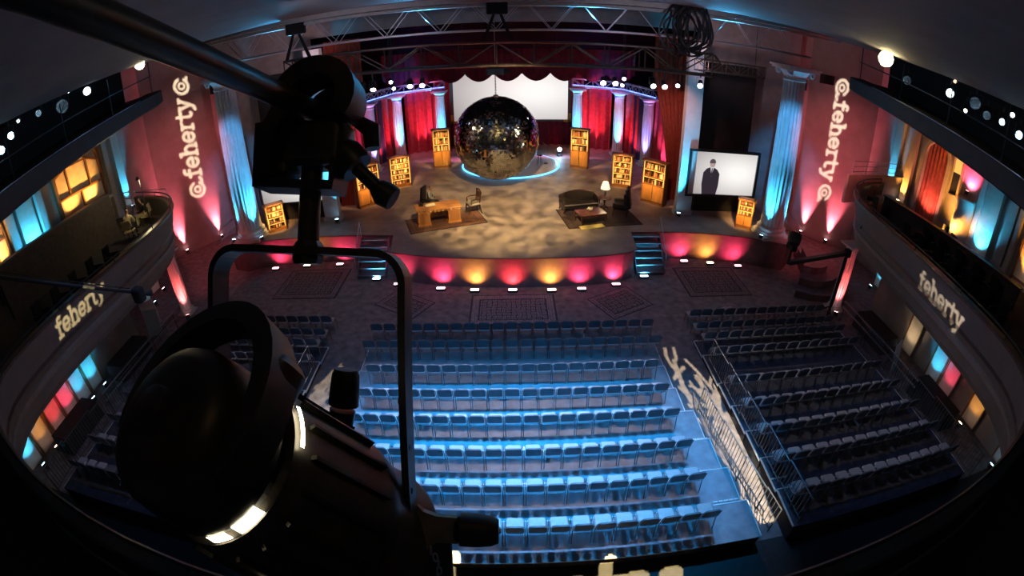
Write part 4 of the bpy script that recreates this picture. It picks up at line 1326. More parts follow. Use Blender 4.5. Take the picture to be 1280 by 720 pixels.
for s in (-1, 1):
    MB().tube([(s * .98, .34, .72), (s * 1.02, .0, .66), (s * 1.0, -.36, .6), (s * .97, -.42, .4)], [.06, .06, .06, .04], 10).build('armrest', leather, t, True)
    MB().box((s * .96, -.02, .45), (.05, .7, .34)).build('arm_panel', leather, t)
    for yy in (-.36, .34):
        MB().tube([(s * .9, yy, .3), (s * .94, yy * 1.08, .14), (s * .96, yy * 1.12, 0)], [.04, .03, .02], 8).build('leg', dkwood, t, True)

ct = thing('coffee_table', 'low dark coffee table in front of the settee', 'table', (3.95, 22.0, Z), .28)
ct.matrix_basis = ct.matrix_basis @ Matrix.Scale(1.1, 4)
MB().rbox((0, 0, .5), (1.3, .85, .05), .05).build('table_top', mat('polished_mahogany', (.16, .06, .05), .25, var=.3), ct)
MB().box((0, -.36, .44), (1.15, .03, .09)).box((0, .36, .44), (1.15, .03, .09)).box((-.57, 0, .44), (.03, .72, .09)).box((.57, 0, .44), (.03, .72, .09)).build('apron', dkwood, ct)
for sx in (-1, 1):
    for sy in (-1, 1):
        MB().tube([(sx * .58, sy * .36, .46), (sx * .62, sy * .4, .28), (sx * .57, sy * .36, .1), (sx * .62, sy * .41, 0)], [.05, .04, .026, .03], 8).build('leg', dkwood, ct, True)
t = thing('floor_glow_mat', 'pale yellow mat standing for gold light on the floor under the coffee table', 'mat', (3.95, 21.35, Z + .016), .28)
MB().rbox((0, 0, .02), (1.25, .42, .04), .02).build('glow_slab', mat('painted_floor_glow', (.75, .6, .2), .95, bump=.8, bscale=30), t)  # gold light on the stage floor, put into the colour of this mat
t = thing('flower_bowl', 'bowl of cream flowers on the coffee table', 'flowers', (3.9, 22.05, Z + .578))
MB().lathe([(.05, 0), (.12, .05), (.15, .1), (.14, .1), (.1, .05), (.02, .02)], n=16, cap=False).build('bowl', mat('white_porcelain', (.75, .72, .65), .25), t, True)
rnd = random.Random(2)
for k in range(9):
    a = k * 2.4
    r = .03 * k ** .7
    MB().lathe([(.01, 0), (.045, .02), (.05, .05), (.03, .075), (.008, .08)], (r * math.cos(a), r * math.sin(a), .09 + .03 * rnd.random()), 8).build('bloom', mat('cream_petal', (.8, .72, .5), .7), t, True)

st = thing('side_table', 'round dark side table between the settee and wing chair', 'table', (5.0, 23.85, Z))
MB().lathe([(.32, .62), (.36, .64), (.36, .67), (.33, .68)], n=28).build('table_top', dkwood, st, True)
MB().lathe([(.05, .14), (.07, .2), (.035, .3), (.06, .45), (.04, .6), (.1, .63)], n=14).build('pedestal', dkwood, st, True)
for k in range(3):
    a = 2 * PI * k / 3 + .4
    MB().tube([(.03 * math.cos(a), .03 * math.sin(a), .2), (.2 * math.cos(a), .2 * math.sin(a), .1), (.3 * math.cos(a), .3 * math.sin(a), 0)], [.035, .028, .022], 8).build('leg', dkwood, st, True)
t = thing('table_lamp', 'table lamp with a glowing white shade on the side table', 'lamp', (5.0, 23.85, Z + .68))
MB().lathe([(.1, 0), (.11, .02), (.05, .05), (.035, .1), (.08, .22), (.07, .34), (.025, .42), (.015, .52)], n=18).build('lamp_base', mat('pewter', (.2, .2, .22), .3, .8), t, True)
MB().lathe([(.25, .48), (.235, .56), (.17, .78), (.13, .86)], n=26, cap=False).build('lamp_shade', glow('warm_shade', (1, .78, .5), 1.5), t, True)
MB().lathe([(.012, .86), (.02, .9), (.006, .93)], n=8).build('finial', gold, t)
lamp('POINT', 'table_lamp_bulb', (5.0, 23.85, Z + 1.68), 40, (1, .75, .45), size=.12)
t = thing('glass', 'small drinking glass next to the table lamp', 'glass', (5.2, 23.7, Z + .68))
MB().lathe([(.03, 0), (.036, .12), (.033, .12), (.028, .01)], n=14, cap=False).build('tumbler', gm, t, True)

# ================================================================== SEATING
seat_m = mat('slate_blue_vinyl', (.36, .37, .4), .42, var=.1, scale=9)
back_m = mat('dark_slate_vinyl', (.11, .125, .15), .45, var=.1, scale=9)
tubing = mat('chair_tube', (.2, .2, .22), .3, .8)


def make_chair():
    t = thing('banquet_chair', 'x', 'chair')
    MB().rbox((0, .02, .455), (.405, .43, .07), .06).build('seat', seat_m, t, True)
    b = MB()
    rows = []
    out = []
    hw, zb, zt, r = .202, .55, .9, .09
    for cx, cz, a0 in ((hw - r, zt - r, 0), (-hw + r, zt - r, 90), (-hw + .05, zb + .05, 180), (hw - .05, zb + .05, 270)):
        rr = r if cz > .7 else .05
        for k in range(4):
            a = math.radians(a0 + 30 * k)
            out.append((cx + rr * math.cos(a), cz + rr * math.sin(a)))
    n = len(out)
    f = lambda z: -.2 - (z - .5) * .2
    for dy, sc in ((-.03, .93), (-.022, 1), (.022, 1), (.03, .93)):
        rows.append([(x * sc, f(z) + dy, .72 + (z - .72) * sc) for x, z in out])
    vs = [p for q in rows for p in q]
    fs = [(i * n + k, i * n + (k + 1) % n, (i + 1) * n + (k + 1) % n, (i + 1) * n + k) for i in range(3) for k in range(n)]
    fs += [tuple(range(n - 1, -1, -1)), tuple(range(3 * n, 4 * n))]
    b.add(vs, fs)
    b.build('backrest', back_m, t, True)
    for s in (-1, 1):
        MB().tube([(s * .225, -.27, .84), (s * .225, -.2, .5), (s * .225, -.05, .43), (s * .225, .2, .43), (s * .225, .23, 0)], .013, 6).build('side_frame', tubing, t)
        MB().tube([(s * .22, -.17, .45), (s * .22, -.25, 0)], .013, 6).build('leg', tubing, t)
    return t


chair0 = make_chair()
CHAIRS = []
used = [False]


def put_chair(x, y, z, label, group, jitter=.0):
    c = chair0 if not used[0] else copy_tree(chair0)
    used[0] = True
    c.matrix_basis = Matrix.Translation((x, y, z)) @ Matrix.Rotation(random.uniform(-jitter, jitter), 4, 'Z')
    c['label'] = label
    c['group'] = group
    c['category'] = 'chair'
    return c


kids(chair0)
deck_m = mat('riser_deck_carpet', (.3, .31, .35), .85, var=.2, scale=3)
skirt = mat('riser_skirt', (.02, .025, .04), .9)
nose_m = mat('aluminium_nosing', (.8, .82, .84), .4, .3)


def riser(name, label, x0, x1, yf, yb, z, group, dm=None):
    t = thing(name, label, 'platform', ((x0 + x1) / 2, yf, 0), 0, group)
    xc = (x0 + x1) / 2
    w = x1 - x0
    MB().box((0, -(yf - yb) / 2, z - .02), (w, yf - yb, .04)).build('deck', dm or deck_m, t)
    if z > .06:
        MB().box((0, -.03, (z - .04) / 2), (w - .06, .04, z - .04)).box((-w / 2 + .05, -(yf - yb) / 2, (z - .04) / 2), (.04, yf - yb - .02, z - .04)).box((w / 2 - .05, -(yf - yb) / 2, (z - .04) / 2), (.04, yf - yb - .02, z - .04)).build('skirt', skirt, t)
    MB().box((0, .012, z - .015), (w + .04, .03, .05)).build('front_nosing', nose_m, t)
    for s in (-1, 1):
        MB().box((s * (w / 2 + .01), -(yf - yb) / 2, z - .015), (.03, yf - yb - .03, .05)).build('side_nosing', nose_m, t)
    return t


# centre block: eight rows; the front one stands on the floor
YC = [14.24, 13.08, 11.67, 10.43, 9.27, 8.0, 6.8, 5.6]
XW = [5.2, 5.2, 5.2, 5.25, 5.5, 5.6, 5.75, 5.9]
for i in range(1, 8):
    yf = YC[i] + (.66 if i > 1 else .68)
    yb = YC[i + 1] + .66 if i < 7 else 5.12
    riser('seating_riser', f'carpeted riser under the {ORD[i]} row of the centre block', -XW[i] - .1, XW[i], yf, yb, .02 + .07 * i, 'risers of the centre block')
rowname = ['front row'] + [ORD[i] + ' row' for i in range(1, 7)] + ['last row']
for i, y in enumerate(YC):
    n, p = (21, .5) if i < 2 else (19, .5)
    z = .02 + .07 * i if i else 0
    for k in range(n):
        x = -.03 + (k - (n - 1) / 2) * p
        kk = n - k
        put_chair(x, y + .24, z, f'slate padded chair, {ORD[kk-1]} from the railing aisle in the {rowname[i]} of the centre block', 'chairs of the centre block', .02)

# outer blocks
YR = [14.8, 13.95, 13.1, 12.1, 10.45, 9.25, 8.05, 6.9, 5.7]
rown = ['front row'] + [ORD[i] + ' row' for i in range(1, 8)] + ['last row']
for s, side in ((1, 'block below the bowed amber box'), (-1, 'block behind the big lamp')):
    off = -.15 if s < 0 else 0
    short = 'block behind the lantern' if s < 0 else 'amber box side block'
    for i in range(2, 9):
        yf = YR[i] + .62
        yb = YR[i + 1] + .62 if i < 8 else 5.1
        xa, xb = (6.8, 13.9) if s > 0 else (-14.05, -6.95)
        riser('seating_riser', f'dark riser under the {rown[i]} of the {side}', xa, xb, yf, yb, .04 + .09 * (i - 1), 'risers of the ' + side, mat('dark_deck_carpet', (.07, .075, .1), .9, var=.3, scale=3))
    hidden = MB()
    for i, y in enumerate(YR):
        n = 13
        z = .04 + .09 * (i - 1) if i > 1 else 0
        for k in range(n):
            x = s * (7.12 + k * .505) + off
            if s < 0 and not (i < 4 and k < 10 or i < 2 or (i > 5 and k > 9)):
                # chairs the hanging lamp covers: one plain joined object
                hidden.rbox((x, y + .26, z + .455), (.435, .43, .07), .06, n=1)
                hidden.box((x, y - .02, z + .72), (.43, .05, .34))
                for a, b in ((-.21, .2), (.21, .2), (-.21, -.2), (.21, -.2)):
                    hidden.box((x + a, y + .24 + b, z + .215), (.025, .025, .43))
                continue
            put_chair(x, y + .24, z, f'dark padded chair, {ORD[k]} from the carpet aisle, {rown[i]}, {short}', 'chairs of the ' + side, .05)
    if hidden.v:
        tag(hidden.build('chair_rows', back_m), 'dark padded chair rows covered by the big hanging lamp', 'chairs', None, 'stuff')

railsteel = mat('rail_steel', (.13, .135, .15), .4, .6)
# guard rails
def guard_rail(label, pts, zs, h=1.0, group=None, panel=True):
    """a run of steel guard rail, stepping with the deck"""
    t = thing('guard_rail', label, 'railing', (*pts[0], zs[0]), 0, group)
    ba = MB()
    for (a, b, z) in zip(pts, pts[1:], zs):
        A, B = Vector((*a, z)), Vector((*b, z))
        u = Vector((0, 0, 1))
        MB().tube([A, A + u * h, B + u * h, B], .022, 6).build('rail_frame', railsteel, t, False, True)
        MB().cyl(A + u * .12, B + u * .12, .018, n=6).build('bottom_rail', railsteel, t, False, True)
        n = int((B - A).length / .13)
        for k in range(1, n):
            q = A + (B - A) * k / n
            ba.box(q + u * (h / 2 + .06), (.016, .016, h - .12))
    tag(ba.build('balusters', railsteel, t, False, True), kind='stuff')
    return t


guard_rail('black baluster rail along the aisle edge of the centre block', [(5.62, 9.9), (5.72, 8.4), (5.85, 7.0), (6.0, 5.9), (6.1, 5.2)], [.35, .42, .5, .55], .95)
guard_rail('black baluster rail on the aisle edge of the block below the bowed amber box', [(6.85, 12.3), (6.85, 10.9), (6.85, 9.4), (6.87, 7.9), (6.9, 6.5), (6.95, 5.2)], [.3, .4, .5, .62, .7], .95)
guard_rail('long baluster rail on the wall side of the block below the bowed amber box', [(14.2, 12.9), (14.1, 11.2), (14.05, 9.5), (14.0, 7.8), (13.95, 6.2), (13.9, 4.9)], [.2, .32, .45, .58, .68], 1.0)
guard_rail('baluster rail on the aisle edge of the block behind the big lamp', [(-7.0, 12.3), (-7.0, 10.9), (-7.0, 9.4), (-7.0, 7.9), (-7.0, 6.5)], [.3, .4, .5, .62], .95)
guard_rail('long baluster rail on the wall side of the block behind the big lamp', [(-14.4, 13.4), (-14.3, 11.2), (-14.25, 9.5), (-14.2, 7.8), (-14.2, 6.2), (-14.1, 4.9)], [.2, .32, .45, .58, .68], 1.0)
for s, off, lab in ((1, 0, 'pair of long flat rails between the block and fluted pillar, steps side'), (-1, -.4, 'pair of long flat rails between the block and fluted pillar, crane side')):
    t = thing('aisle_rail', lab, 'railing', (s * 14.6 + off, 12, 0))
    for z in (.7, 1.0):
        MB().box((0, 0, z), (.05, 5.6, .06)).build('flat_rail', steel, t)
    for y in (-2.7, -.9, .9, 2.7):
        MB().cyl((0, y, 0), (0, y, 1.0), .025, n=6).build('post', railsteel, t)
# step markings
for (x, y, z, w), lab in (((7.05, 6.75, .58, .5), 'dashed white step strip in the block below the bowed amber box'), ((5.35, 6.4, .44, .75), 'pale step strip at the aisle end of the last row'), ((5.3, 8.75, .3, .6), 'pale step strip at the aisle end of the sixth row')):
    t = thing('step_strip', lab, 'strip', (x, y, z))
    for k in range(5):
        MB().box(((k - 2) * w / 5, 0, .01), (w / 5 * .8, .05, .02)).build('strip_segment', nose_m, t)
# dark sheet painting the deep shade on the floor behind the last row
MB_ = MB()
shade_sheet_m = mat('floor_shade_sheet', (.03, .028, .03), .9, var=.15)
tag(MB().box((0, 2.65, .01), (33, 5.2, .02)).build('floor_shade_sheet', shade_sheet_m), 'dark sheet painting the shade on the floor behind the last row', 'shade sheet')
# two flowers bouquets on the front row ledge
t = thing('bag_pile', 'pale crumpled bags on a front row chair, block below the bowed amber box', 'bags', (8.65, 15.1, .49))
for k in range(4):
    MB().lathe([(.02, 0), (.1, .04), (.12, .12), (.06, .2), (.02, .22)], (.12 * k - .2, .04 * (k % 2), 0), 10).build('bag', mat('bag_cloth_%d' % (k % 2), ((.4, .35, .5), (.5, .35, .38))[k % 2], .7, bump=.6), t, True)

# ================================================================== LEDGE LAMPS
hall = Vector((0, 4, 9.5))


def ledge_lamp(loc, label, col, s, r, aim=None):
    d = (aim or (Vector((0, 2, 9.8)) - Vector(loc)))
    cone_light(loc, d, label, col, s, r)


ledge_lamp((13.75, 14.7, 11.36), 'dazzling warm lamp at the ceiling edge by the black speaker box', (1, .82, .4), 90, .34)
ledge_lamp((-14.1, 15.7, 11.6), 'bright warm lamp at the ceiling edge under the black pipe', (1, .85, .5), 45, .24)
W2 = (.8, .93, 1)
B2 = (.45, .75, 1)
for (y, z), lab, c, s, r in (((11.8, 10.76), 'square faced white lamp on the lighting ledge, bowed box side', W2, 9, .17), ((14.08, 10.77), 'dim round lamp next to the dazzling lamp on the ledge', B2, .25, .18), ((11.64, 11.2), 'tiny warm lamp high over the ledge, bowed box side', (1, .6, .4), 6, .07),
                             ((10.6, 10.7), 'large unlit round lamp on the ledge, bowed box side', B2, .12, .22), ((10.97, 10.35), 'small warm lamp low behind the ledge, bowed box side', (1, .9, .8), 8, .08), ((9.35, 10.43), 'bluish lamp on the ledge near the frame edge, bowed box side', B2, 10, .12),
                             ((8.99, 10.75), 'small white lamp near the frame edge, bowed box side', W2, 12, .09), ((8.6, 10.25), 'bright bluish lamp at the frame edge, bowed box side', B2, 14, .14), ((10.02, 10.45), 'unlit lamp with a dull lens between two lit ledge lamps', B2, .1, .15)):
    ledge_lamp((14.45, y, z), lab, c, s, r)
for (y, z), lab, c, s, r in (((13.17, 11.15), 'square faced white lamp on the lighting ledge, arched window side', W2, 11, .17), ((11.82, 10.9), 'large unlit round lamp on the ledge, arched window side', B2, .15, .26), ((12.23, 11.35), 'small glinting lamp above the unlit round lamp', W2, 5, .08),
                             ((10.69, 10.95), 'dim small lamp on the ledge, arched window side', B2, 1.2, .12), ((9.35, 10.6), 'bright bluish lamp near the frame edge, arched window side', B2, 16, .13), ((9.77, 10.95), 'small glint lamp near the frame edge, arched window side', W2, 5, .07), ((8.85, 10.3), 'bright bluish lamp at the frame edge, arched window side', B2, 16, .14)):
    ledge_lamp((-14.75, y, z), lab, c, s, r)

# ================================================================== CAMERA CRANES, BALCONY ITEMS
t = thing('camera_crane', 'black camera crane arm with a round camera head at the stage end', 'camera crane', (14.2, 15.2, 0))
MB().band([(14.3, 15.4, 3.04), (11.1, 15.15, 2.7)], .16, .2, (0, 0, 1)).build('crane_arm', black, t, False, True)
MB().tube([(11.1, 15.2, 2.6), (11.2, 15.35, 3.3)], .07, 8).build('head_post', black, t, True, True)
MB().lathe([(.05, -.3), (.26, -.22), (.3, 0), (.26, .22), (.05, .3)], (11.3, 15.45, 3.62), 16, (.3, .5, .8)).build('camera_head', black, t, True, True)
MB().rbox((11.3, 15.5, 3.25), (.3, .5, .26), .06).build('camera_body', matte, t, False, True)
MB().cyl((14.2, 15.2, 0), (14.2, 15.2, 2.95), .08, n=10).build('pedestal', black, t, True, True)
for k in range(3):
    a = 2 * PI * k / 3
    MB().tube([(14.2, 15.2, .5), (14.2 + .55 * math.cos(a), 15.2 + .55 * math.sin(a), .02)], .04, 6).build('pedestal_leg', black, t, False, True)
MB().rbox((14.38, 15.38, 3.06), (.26, .3, .36), .05).build('counterweight', matte, t, False, True)
t = thing('camera_crane', 'thin dark camera crane arm crossing before the balcony lettering', 'camera crane', (-13.9, 2.6, 4.42))
MB().tube([(-14.1, 2.4, 10.1), (-12.12, 5.39, 7.99), (-9.97, 8.53, 5.66)], [.07, .055, .045], 8).build('crane_arm', black, t, True, True)
MB().tube([(-14.1, 2.4, 10.3), (-12.12, 5.39, 8.15), (-9.97, 8.53, 5.76)], .015, 6).build('crane_cable', rubber, t, False, True)
MB().rbox((-9.85, 8.65, 5.5), (.34, .3, .42), .08).build('camera_head', matte, t, False, True)
MB().lathe([(.07, 0), (.09, .16), (.085, .2)], (-9.72, 8.8, 5.45), 12, (.6, .7, -.3)).build('camera_lens', black, t, True, True)
MB().cyl((-14.1, 2.4, 4.42), (-14.1, 2.4, 10.1), .09, n=10).build('pedestal', black, t, True, True)
t = thing('tripod_camera', 'broadcast camera on a tripod at the balcony end behind the rail', 'camera', (14.6, 14.6, 4.41))
for k in range(3):
    a = 2 * PI * k / 3 + .3
    MB().tube([(0, 0, 1.2), (.45 * math.cos(a), .45 * math.sin(a), 0)], .03, 6).build('leg', black, t)
MB().rbox((0, 0, 1.4), (.28, .6, .34), .05, 2.0).build('camera_body', black, t)
MB().lathe([(.07, 0), (.1, .2), (.11, .3)], (-.25, .08, 1.4), 12, (-.9, .4, 0)).build('camera_lens', matte, t)
for x, y, lab, c in ((19.0, 13.9, 'oval blue glinting monitor on the balcony by the bowed amber box', (.1, .15, 1)), (18.3, 12.8, 'small dim blue screen on the balcony, second from the bowed box', (.05, .08, .5)), (17.9, 10.6, 'pale blue screen on the balcony under the broad cyan pilaster', (.2, .5, .8))):
    t = thing('monitor', lab, 'monitor', (x, y, 5.35 if x < 17.5 else 4.42), 1.1)
    MB().rbox((0, .05, .62), (.62, .1, .42), .04).build('monitor_case', black, t)
    MB().box((0, -.004, .62), (.54, .01, .33)).build('display', glow('display_%.2f' % c[1], c, .9), t)
    MB().cyl((0, .05, 0), (0, .05, .45), .03, n=8).build('stand', black, t)
    MB().rbox((0, .05, .01), (.34, .26, .02), .03).build('stand_foot', black, t)

# a few dark folding seats behind the balcony rails
def balcony_seat(x, y, rz, lab):
    t = thing('theatre_seat', lab, 'seat', (x, y, 4.41), rz, 'dark theatre seats on the balcony')
    MB().rbox((0, .05, .45), (.5, .48, .1), .05).build('seat', matte, t)
    MB().rbox((0, -.2, .75), (.5, .09, .6), .04, M=Matrix.Rotation(-.15, 3, 'X')).build('backrest', matte, t)
    for s in (-1, 1):
        MB().box((s * .27, 0, .33), (.05, .46, .66)).build('side_panel', black, t)


for k in range(7):
    balcony_seat(15.1 - .05 * k, 13.2 - .95 * k, 1.3, f'dark theatre seat behind the lettered balcony front, {ORD[k]} from the tripod camera')
for k in range(5):
    balcony_seat(16.2, 13.0 - 1.0 * k, 1.3, f'dark theatre seat in the second balcony row, {ORD[k]} from the tripod camera')
for k in range(5):
    balcony_seat(-14.9, 12.4 - 1.0 * k, -1.3, f'dark theatre seat behind the balcony front, {ORD[k]} from the seated people')
for x, y, rz, lab in ((15.2, 11.0, .5, 'pale bluish board leaning under the balcony by the baluster rail'), (-16.3, 14.4, .3, 'small white cloth panel under the balcony near the fluted pillar, crane side'), (-17.0, 15.2, .9, 'white board under the balcony behind the dark cloth table')):
    t = thing('leaning_board', lab, 'board', (x, y, 0), rz)
    MB().box((0, .14, .62), (.8, .04, 1.25), M=Matrix.Rotation(-.2, 3, 'X')).build('board_sheet', mat('pale_board', (.5, .55, .6), .6, var=.1), t)
    MB().box((0, .34, .5), (.04, .03, 1.05), M=Matrix.Rotation(.2, 3, 'X')).build('prop_strut', dkwood, t)
for x, y, lab in ((15.6, 13.2, 'dark cloth covered table under the balcony, steps side'), (15.4, 8.6, 'second dark cloth covered table under the balcony, steps side'), (-16.2, 12.2, 'dark cloth covered table under the balcony, crane side'), (-16.0, 8.0, 'second dark cloth covered table under the balcony, crane side')):
    t = thing('cloth_table', lab, 'table', (x, y, 0))
    MB().rbox((0, 0, .75), (.95, 2.2, .05), .04).build('table_top', matte, t)
    MB().grid([[(.46 * math.copysign(1, math.cos(a)) * min(1, abs(math.cos(a)) * 1.6) * sc, 1.08 * math.copysign(1, math.sin(a)) * min(1, abs(math.sin(a)) * 1.6) * sc + 0, z) for a in [2 * PI * k / 40 for k in range(41)]] for z, sc in ((.74, 1), (.4, 1.03), (.02, 1.06))]).build('tablecloth', mat('charcoal_cloth', (.04, .042, .05), .9), t)

# ================================================================== PEOPLE
def skin_mesh(chains, name, m, parent):
    """one continuous surface grown on a jointed skeleton: chains = [[(point, radius), ...], ...]; shared points join"""
    idx, vs, rs, es = {}, [], [], []
    for c in chains:
        prev = None
        for p, r in c:
            k = tuple(round(v, 4) for v in p)
            if k not in idx:
                idx[k] = len(vs)
                vs.append(p)
                rs.append(r)
            if prev is not None and prev != idx[k]:
                es.append((prev, idx[k]))
            prev = idx[k]
    me = bpy.data.meshes.new(name)
    me.from_pydata(vs, es, [])
    o = bpy.data.objects.new(name, me)
    COL.objects.link(o)
    o.modifiers.new('s', 'SKIN')
    for v, r in zip(me.skin_vertices[0].data, rs):
        v.radius = (r, r)
    me.skin_vertices[0].data[0].use_root = True
    sb = o.modifiers.new('d', 'SUBSURF')
    sb.levels = sb.render_levels = 1
    dg = bpy.context.evaluated_depsgraph_get()
    me2 = bpy.data.meshes.new_from_object(o.evaluated_get(dg))
    bpy.data.objects.remove(o)
    bpy.data.meshes.remove(me)
    me2.name = name
    me2.materials.clear()
    me2.materials.append(m)
    me2.polygons.foreach_set('use_smooth', [True] * len(me2.polygons))
    o = bpy.data.objects.new(name, me2)
    COL.objects.link(o)
    o.parent = parent
    return o


def person(label, loc, rz, J, top, legs, hair, skin=(.42, .23, .15), long_hair=False):
    t = thing('person', label, 'person', loc, rz)
    sk = mat('skin_%.2f' % skin[0], skin, .5)
    V = lambda *a: tuple(a)
    pel, ch, nk, hd = J['pelvis'], J['chest'], J['neck'], J['head']
    mid = tuple((a + b) / 2 for a, b in zip(pel, ch))
    fwd = J.get('face', (0, 1, 0))
    chains = [[(pel, .13), (mid, .115), (ch, .125), (nk, .05), (hd, .088), (tuple(a + b for a, b in zip(hd, (0, -.01, .1))), .075)]]
    chains.append([(hd, .088), (tuple(h + .1 * f for h, f in zip(hd, fwd)), .03)])
    for s, (sh, el, wr) in zip((-1, 1), J['arms']):
        chains.append([(ch, .125), (sh, .06), (el, .045), (wr, .03)])
        d = (Vector(wr) - Vector(el)).normalized()
        side = d.cross(Vector((0, 0, 1))).normalized()
        palm = Vector(wr) + d * .07
        chains.append([(wr, .03), (tuple(palm), .032)])
        for q, ln in ((-.03, .075), (-.01, .085), (.011, .08), (.03, .065)):
            b = palm + side * q
            chains.append([(tuple(palm), .032), (tuple(b + d * .03), .0095), (tuple(b + d * (.03 + ln * .5) + Vector((0, 0, -.01))), .0085), (tuple(b + d * (.02 + ln) + Vector((0, 0, -.035))), .007)])
        chains.append([(tuple(palm), .032), (tuple(palm - side * s * .045 + d * .0), .011), (tuple(palm - side * s * .06 + d * .04), .009)])
    for hp, kn, an, toe in J['legs']:
        chains.append([(pel, .13), (hp, .085), (kn, .06), (an, .038), (toe, .034)])
    skin_mesh(chains, 'body', sk, t)
    c2 = [[(pel, .15), (mid, .135), (ch, .148), (tuple(c + (n - c) * .7 for c, n in zip(ch, nk)), .07)]]
    for sh, el, wr in J['arms']:
        c2.append([(ch, .148), (sh, .078), (el, .06), (tuple(w + (e - w) * .12 for w, e in zip(wr, el)), .046)])
    skin_mesh(c2, 'jacket', top, t)
    c3 = [[(pel, .142), (tuple(p + (0, 0, .06)[i] for i, p in enumerate(pel)), .14)]]
    for hp, kn, an, toe in J['legs']:
        c3.append([(pel, .142), (hp, .1), (kn, .075), (tuple(a + (k - a) * .1 for a, k in zip(an, kn)), .056)])
    skin_mesh(c3, 'trousers', legs, t)
    for hp, kn, an, toe in J['legs']:
        d = (Vector(toe) - Vector(an)).normalized()
        skin_mesh([[(tuple(Vector(an) - d * .04 + Vector((0, 0, -.02))), .045), (tuple(Vector(an) + d * .08 + Vector((0, 0, -.02))), .046), (tuple(Vector(toe) + d * .05), .036)]], 'shoe', black, t)
    hc = [[(tuple(a + b for a, b in zip(hd, (0, -.03, .07))), .094), (tuple(a + b for a, b in zip(hd, (-.0 * fwd[0], -.055, .0))), .085)]]
    if long_hair:
        hc.append([(tuple(a + b for a, b in zip(hd, (0, -.055, .0))), .085), (tuple(a + b for a, b in zip(hd, (0, -.09, -.15))), .07), (tuple(a + b for a, b in zip(hd, (0, -.1, -.28))), .04)])
    skin_mesh(hc, 'hair', hair, t)
    f = Vector(fwd).normalized()
    sd = f.cross(Vector((0, 0, 1))).normalized()
    H = Vector(hd)
    for s in (-1, 1):
        MB().lathe([(.002, -.012), (.012, 0), (.002, .012)], H + f * .078 + sd * s * .032 + Vector((0, 0, .035)), 8, f).build('eye', black, t)
        MB().lathe([(.004, -.012), (.026, 0), (.004, .012)], H + sd * s * .088 + Vector((0, 0, .015)), 8, sd).build('ear', sk, t)
    MB().tube([H + f * .083 + sd * -.025 + Vector((0, 0, -.042)), H + f * .09 + Vector((0, 0, -.045)), H + f * .083 + sd * .025 + Vector((0, 0, -.042))], .006, 6).build('mouth', mat('lips', (.3, .1, .09), .5), t)
    return t


def sit(lean=.0, arms=None, knee=.46, seat=.56, spread=.11):
    z = seat
    return dict(pelvis=(0, 0, z), chest=(0, .02 + lean, z + .42), neck=(0, .03 + lean * 1.3, z + .58), head=(0, .05 + lean * 1.5, z + .7), face=(0, 1, -.1),
                arms=arms or [((-.19, .02 + lean, z + .46), (-.25, .12 + lean, z + .2), (-.14, .36 + lean, z + .16)), ((.19, .02 + lean, z + .46), (.25, .12 + lean, z + .2), (.14, .36 + lean, z + .16))],
                legs=[((-spread, .06, z - .02), (-spread - .03, knee, z - .02), (-spread - .02, knee + .03, .09), (-spread - .02, knee + .17, .045)), ((spread, .06, z - .02), (spread + .03, knee, z - .02), (spread + .02, knee + .03, .09), (spread + .02, knee + .17, .045))])


dark_hair = mat('dark_hair', (.02, .014, .01), .5, bump=.3, bscale=80)
grey_suit = mat('grey_suit', (.16, .16, .19), .8)
person('person in a grey suit sitting in the high backed chair behind the desk', (-4.34, 24.05, Z), -1.85, sit(.06, seat=.62), grey_suit, mat('dark_trousers', (.03, .03, .035), .85), dark_hair, (.16, .085, .055))
for (x, y, rz), lab in (((-16.95, 17.1, 2.0), 'tan chair under the dark haired person at the balcony end'), ((-16.5, 15.3, .35), 'tan chair under the leaning person behind the balcony rail')):
    t = thing('balcony_chair', lab, 'chair', (x, y, 4.41), rz)
    MB().rbox((0, 0, .45), (.48, .46, .07), .05).build('seat', mat('tan_seat', (.5, .4, .2), .6), t, True)
    MB().rbox((0, -.24, .78), (.46, .06, .4), .025, M=Matrix.Rotation(-.15, 3, 'X')).build('backrest', mat('tan_seat', (.5, .4, .2), .6), t, True)
    for s in (-1, 1):
        MB().tube([(s * .23, -.27, .9), (s * .23, -.2, .45), (s * .23, -.25, 0)], .016, 6).build('rear_leg', darksteel, t, True)
        MB().tube([(s * .23, .2, .44), (s * .23, .24, 0)], .016, 6).build('front_leg', darksteel, t, True)
person('dark haired person in a black jacket and pale trousers sitting at the balcony end', (-16.95, 17.1, 4.41), 2.0, sit(.05), mat('black_jacket', (.015, .014, .016), .8), mat('khaki_cloth', (.5, .42, .22), .8), dark_hair, long_hair=True)
person('leaning person in a dark vest and pale sleeves sitting behind the balcony rail', (-16.5, 15.3, 4.41), .35, sit(.16), mat('cream_shirt', (.5, .43, .25), .8), mat('dark_trousers', (.03, .03, .035), .85), mat('brown_hair', (.12, .06, .03), .5))
lamp('POINT', 'balcony_work_light', (-15.75, 15.9, 6.75), 75, (1, .85, .45), size=.1)
t = thing('work_lamp', 'small work lamp clipped on a pole over the seated people', 'lamp', (-15.75, 16.05, 4.41))
MB().cyl((0, 0, 0), (0, 0, 2.5), .018, n=8).build('lamp_pole', black, t)
MB().lathe([(.03, 0), (.09, -.1), (.1, -.14)], (0, -.1, 2.62), 12).build('lamp_shade', black, t)
MB().lathe([(.14, 0), (.14, .03)], n=14).build('pole_base', black, t)

# ================================================================== FOREGROUND LANTERN ON ITS PIPE
rig_black = mat('lantern_black', (.022, .02, .019), .42, var=.25, scale=30, spec=.4)
rig_worn = mat('worn_lantern_black', (.04, .035, .03), .4, var=.5, scale=26, spec=.4)
RIG = Matrix(((.99985, 0, .01745, -.3381), (-.00873, .86603, .49992, .5822), (-.01511, -.5, .86589, 9.9811), (0, 0, 0, 1)))


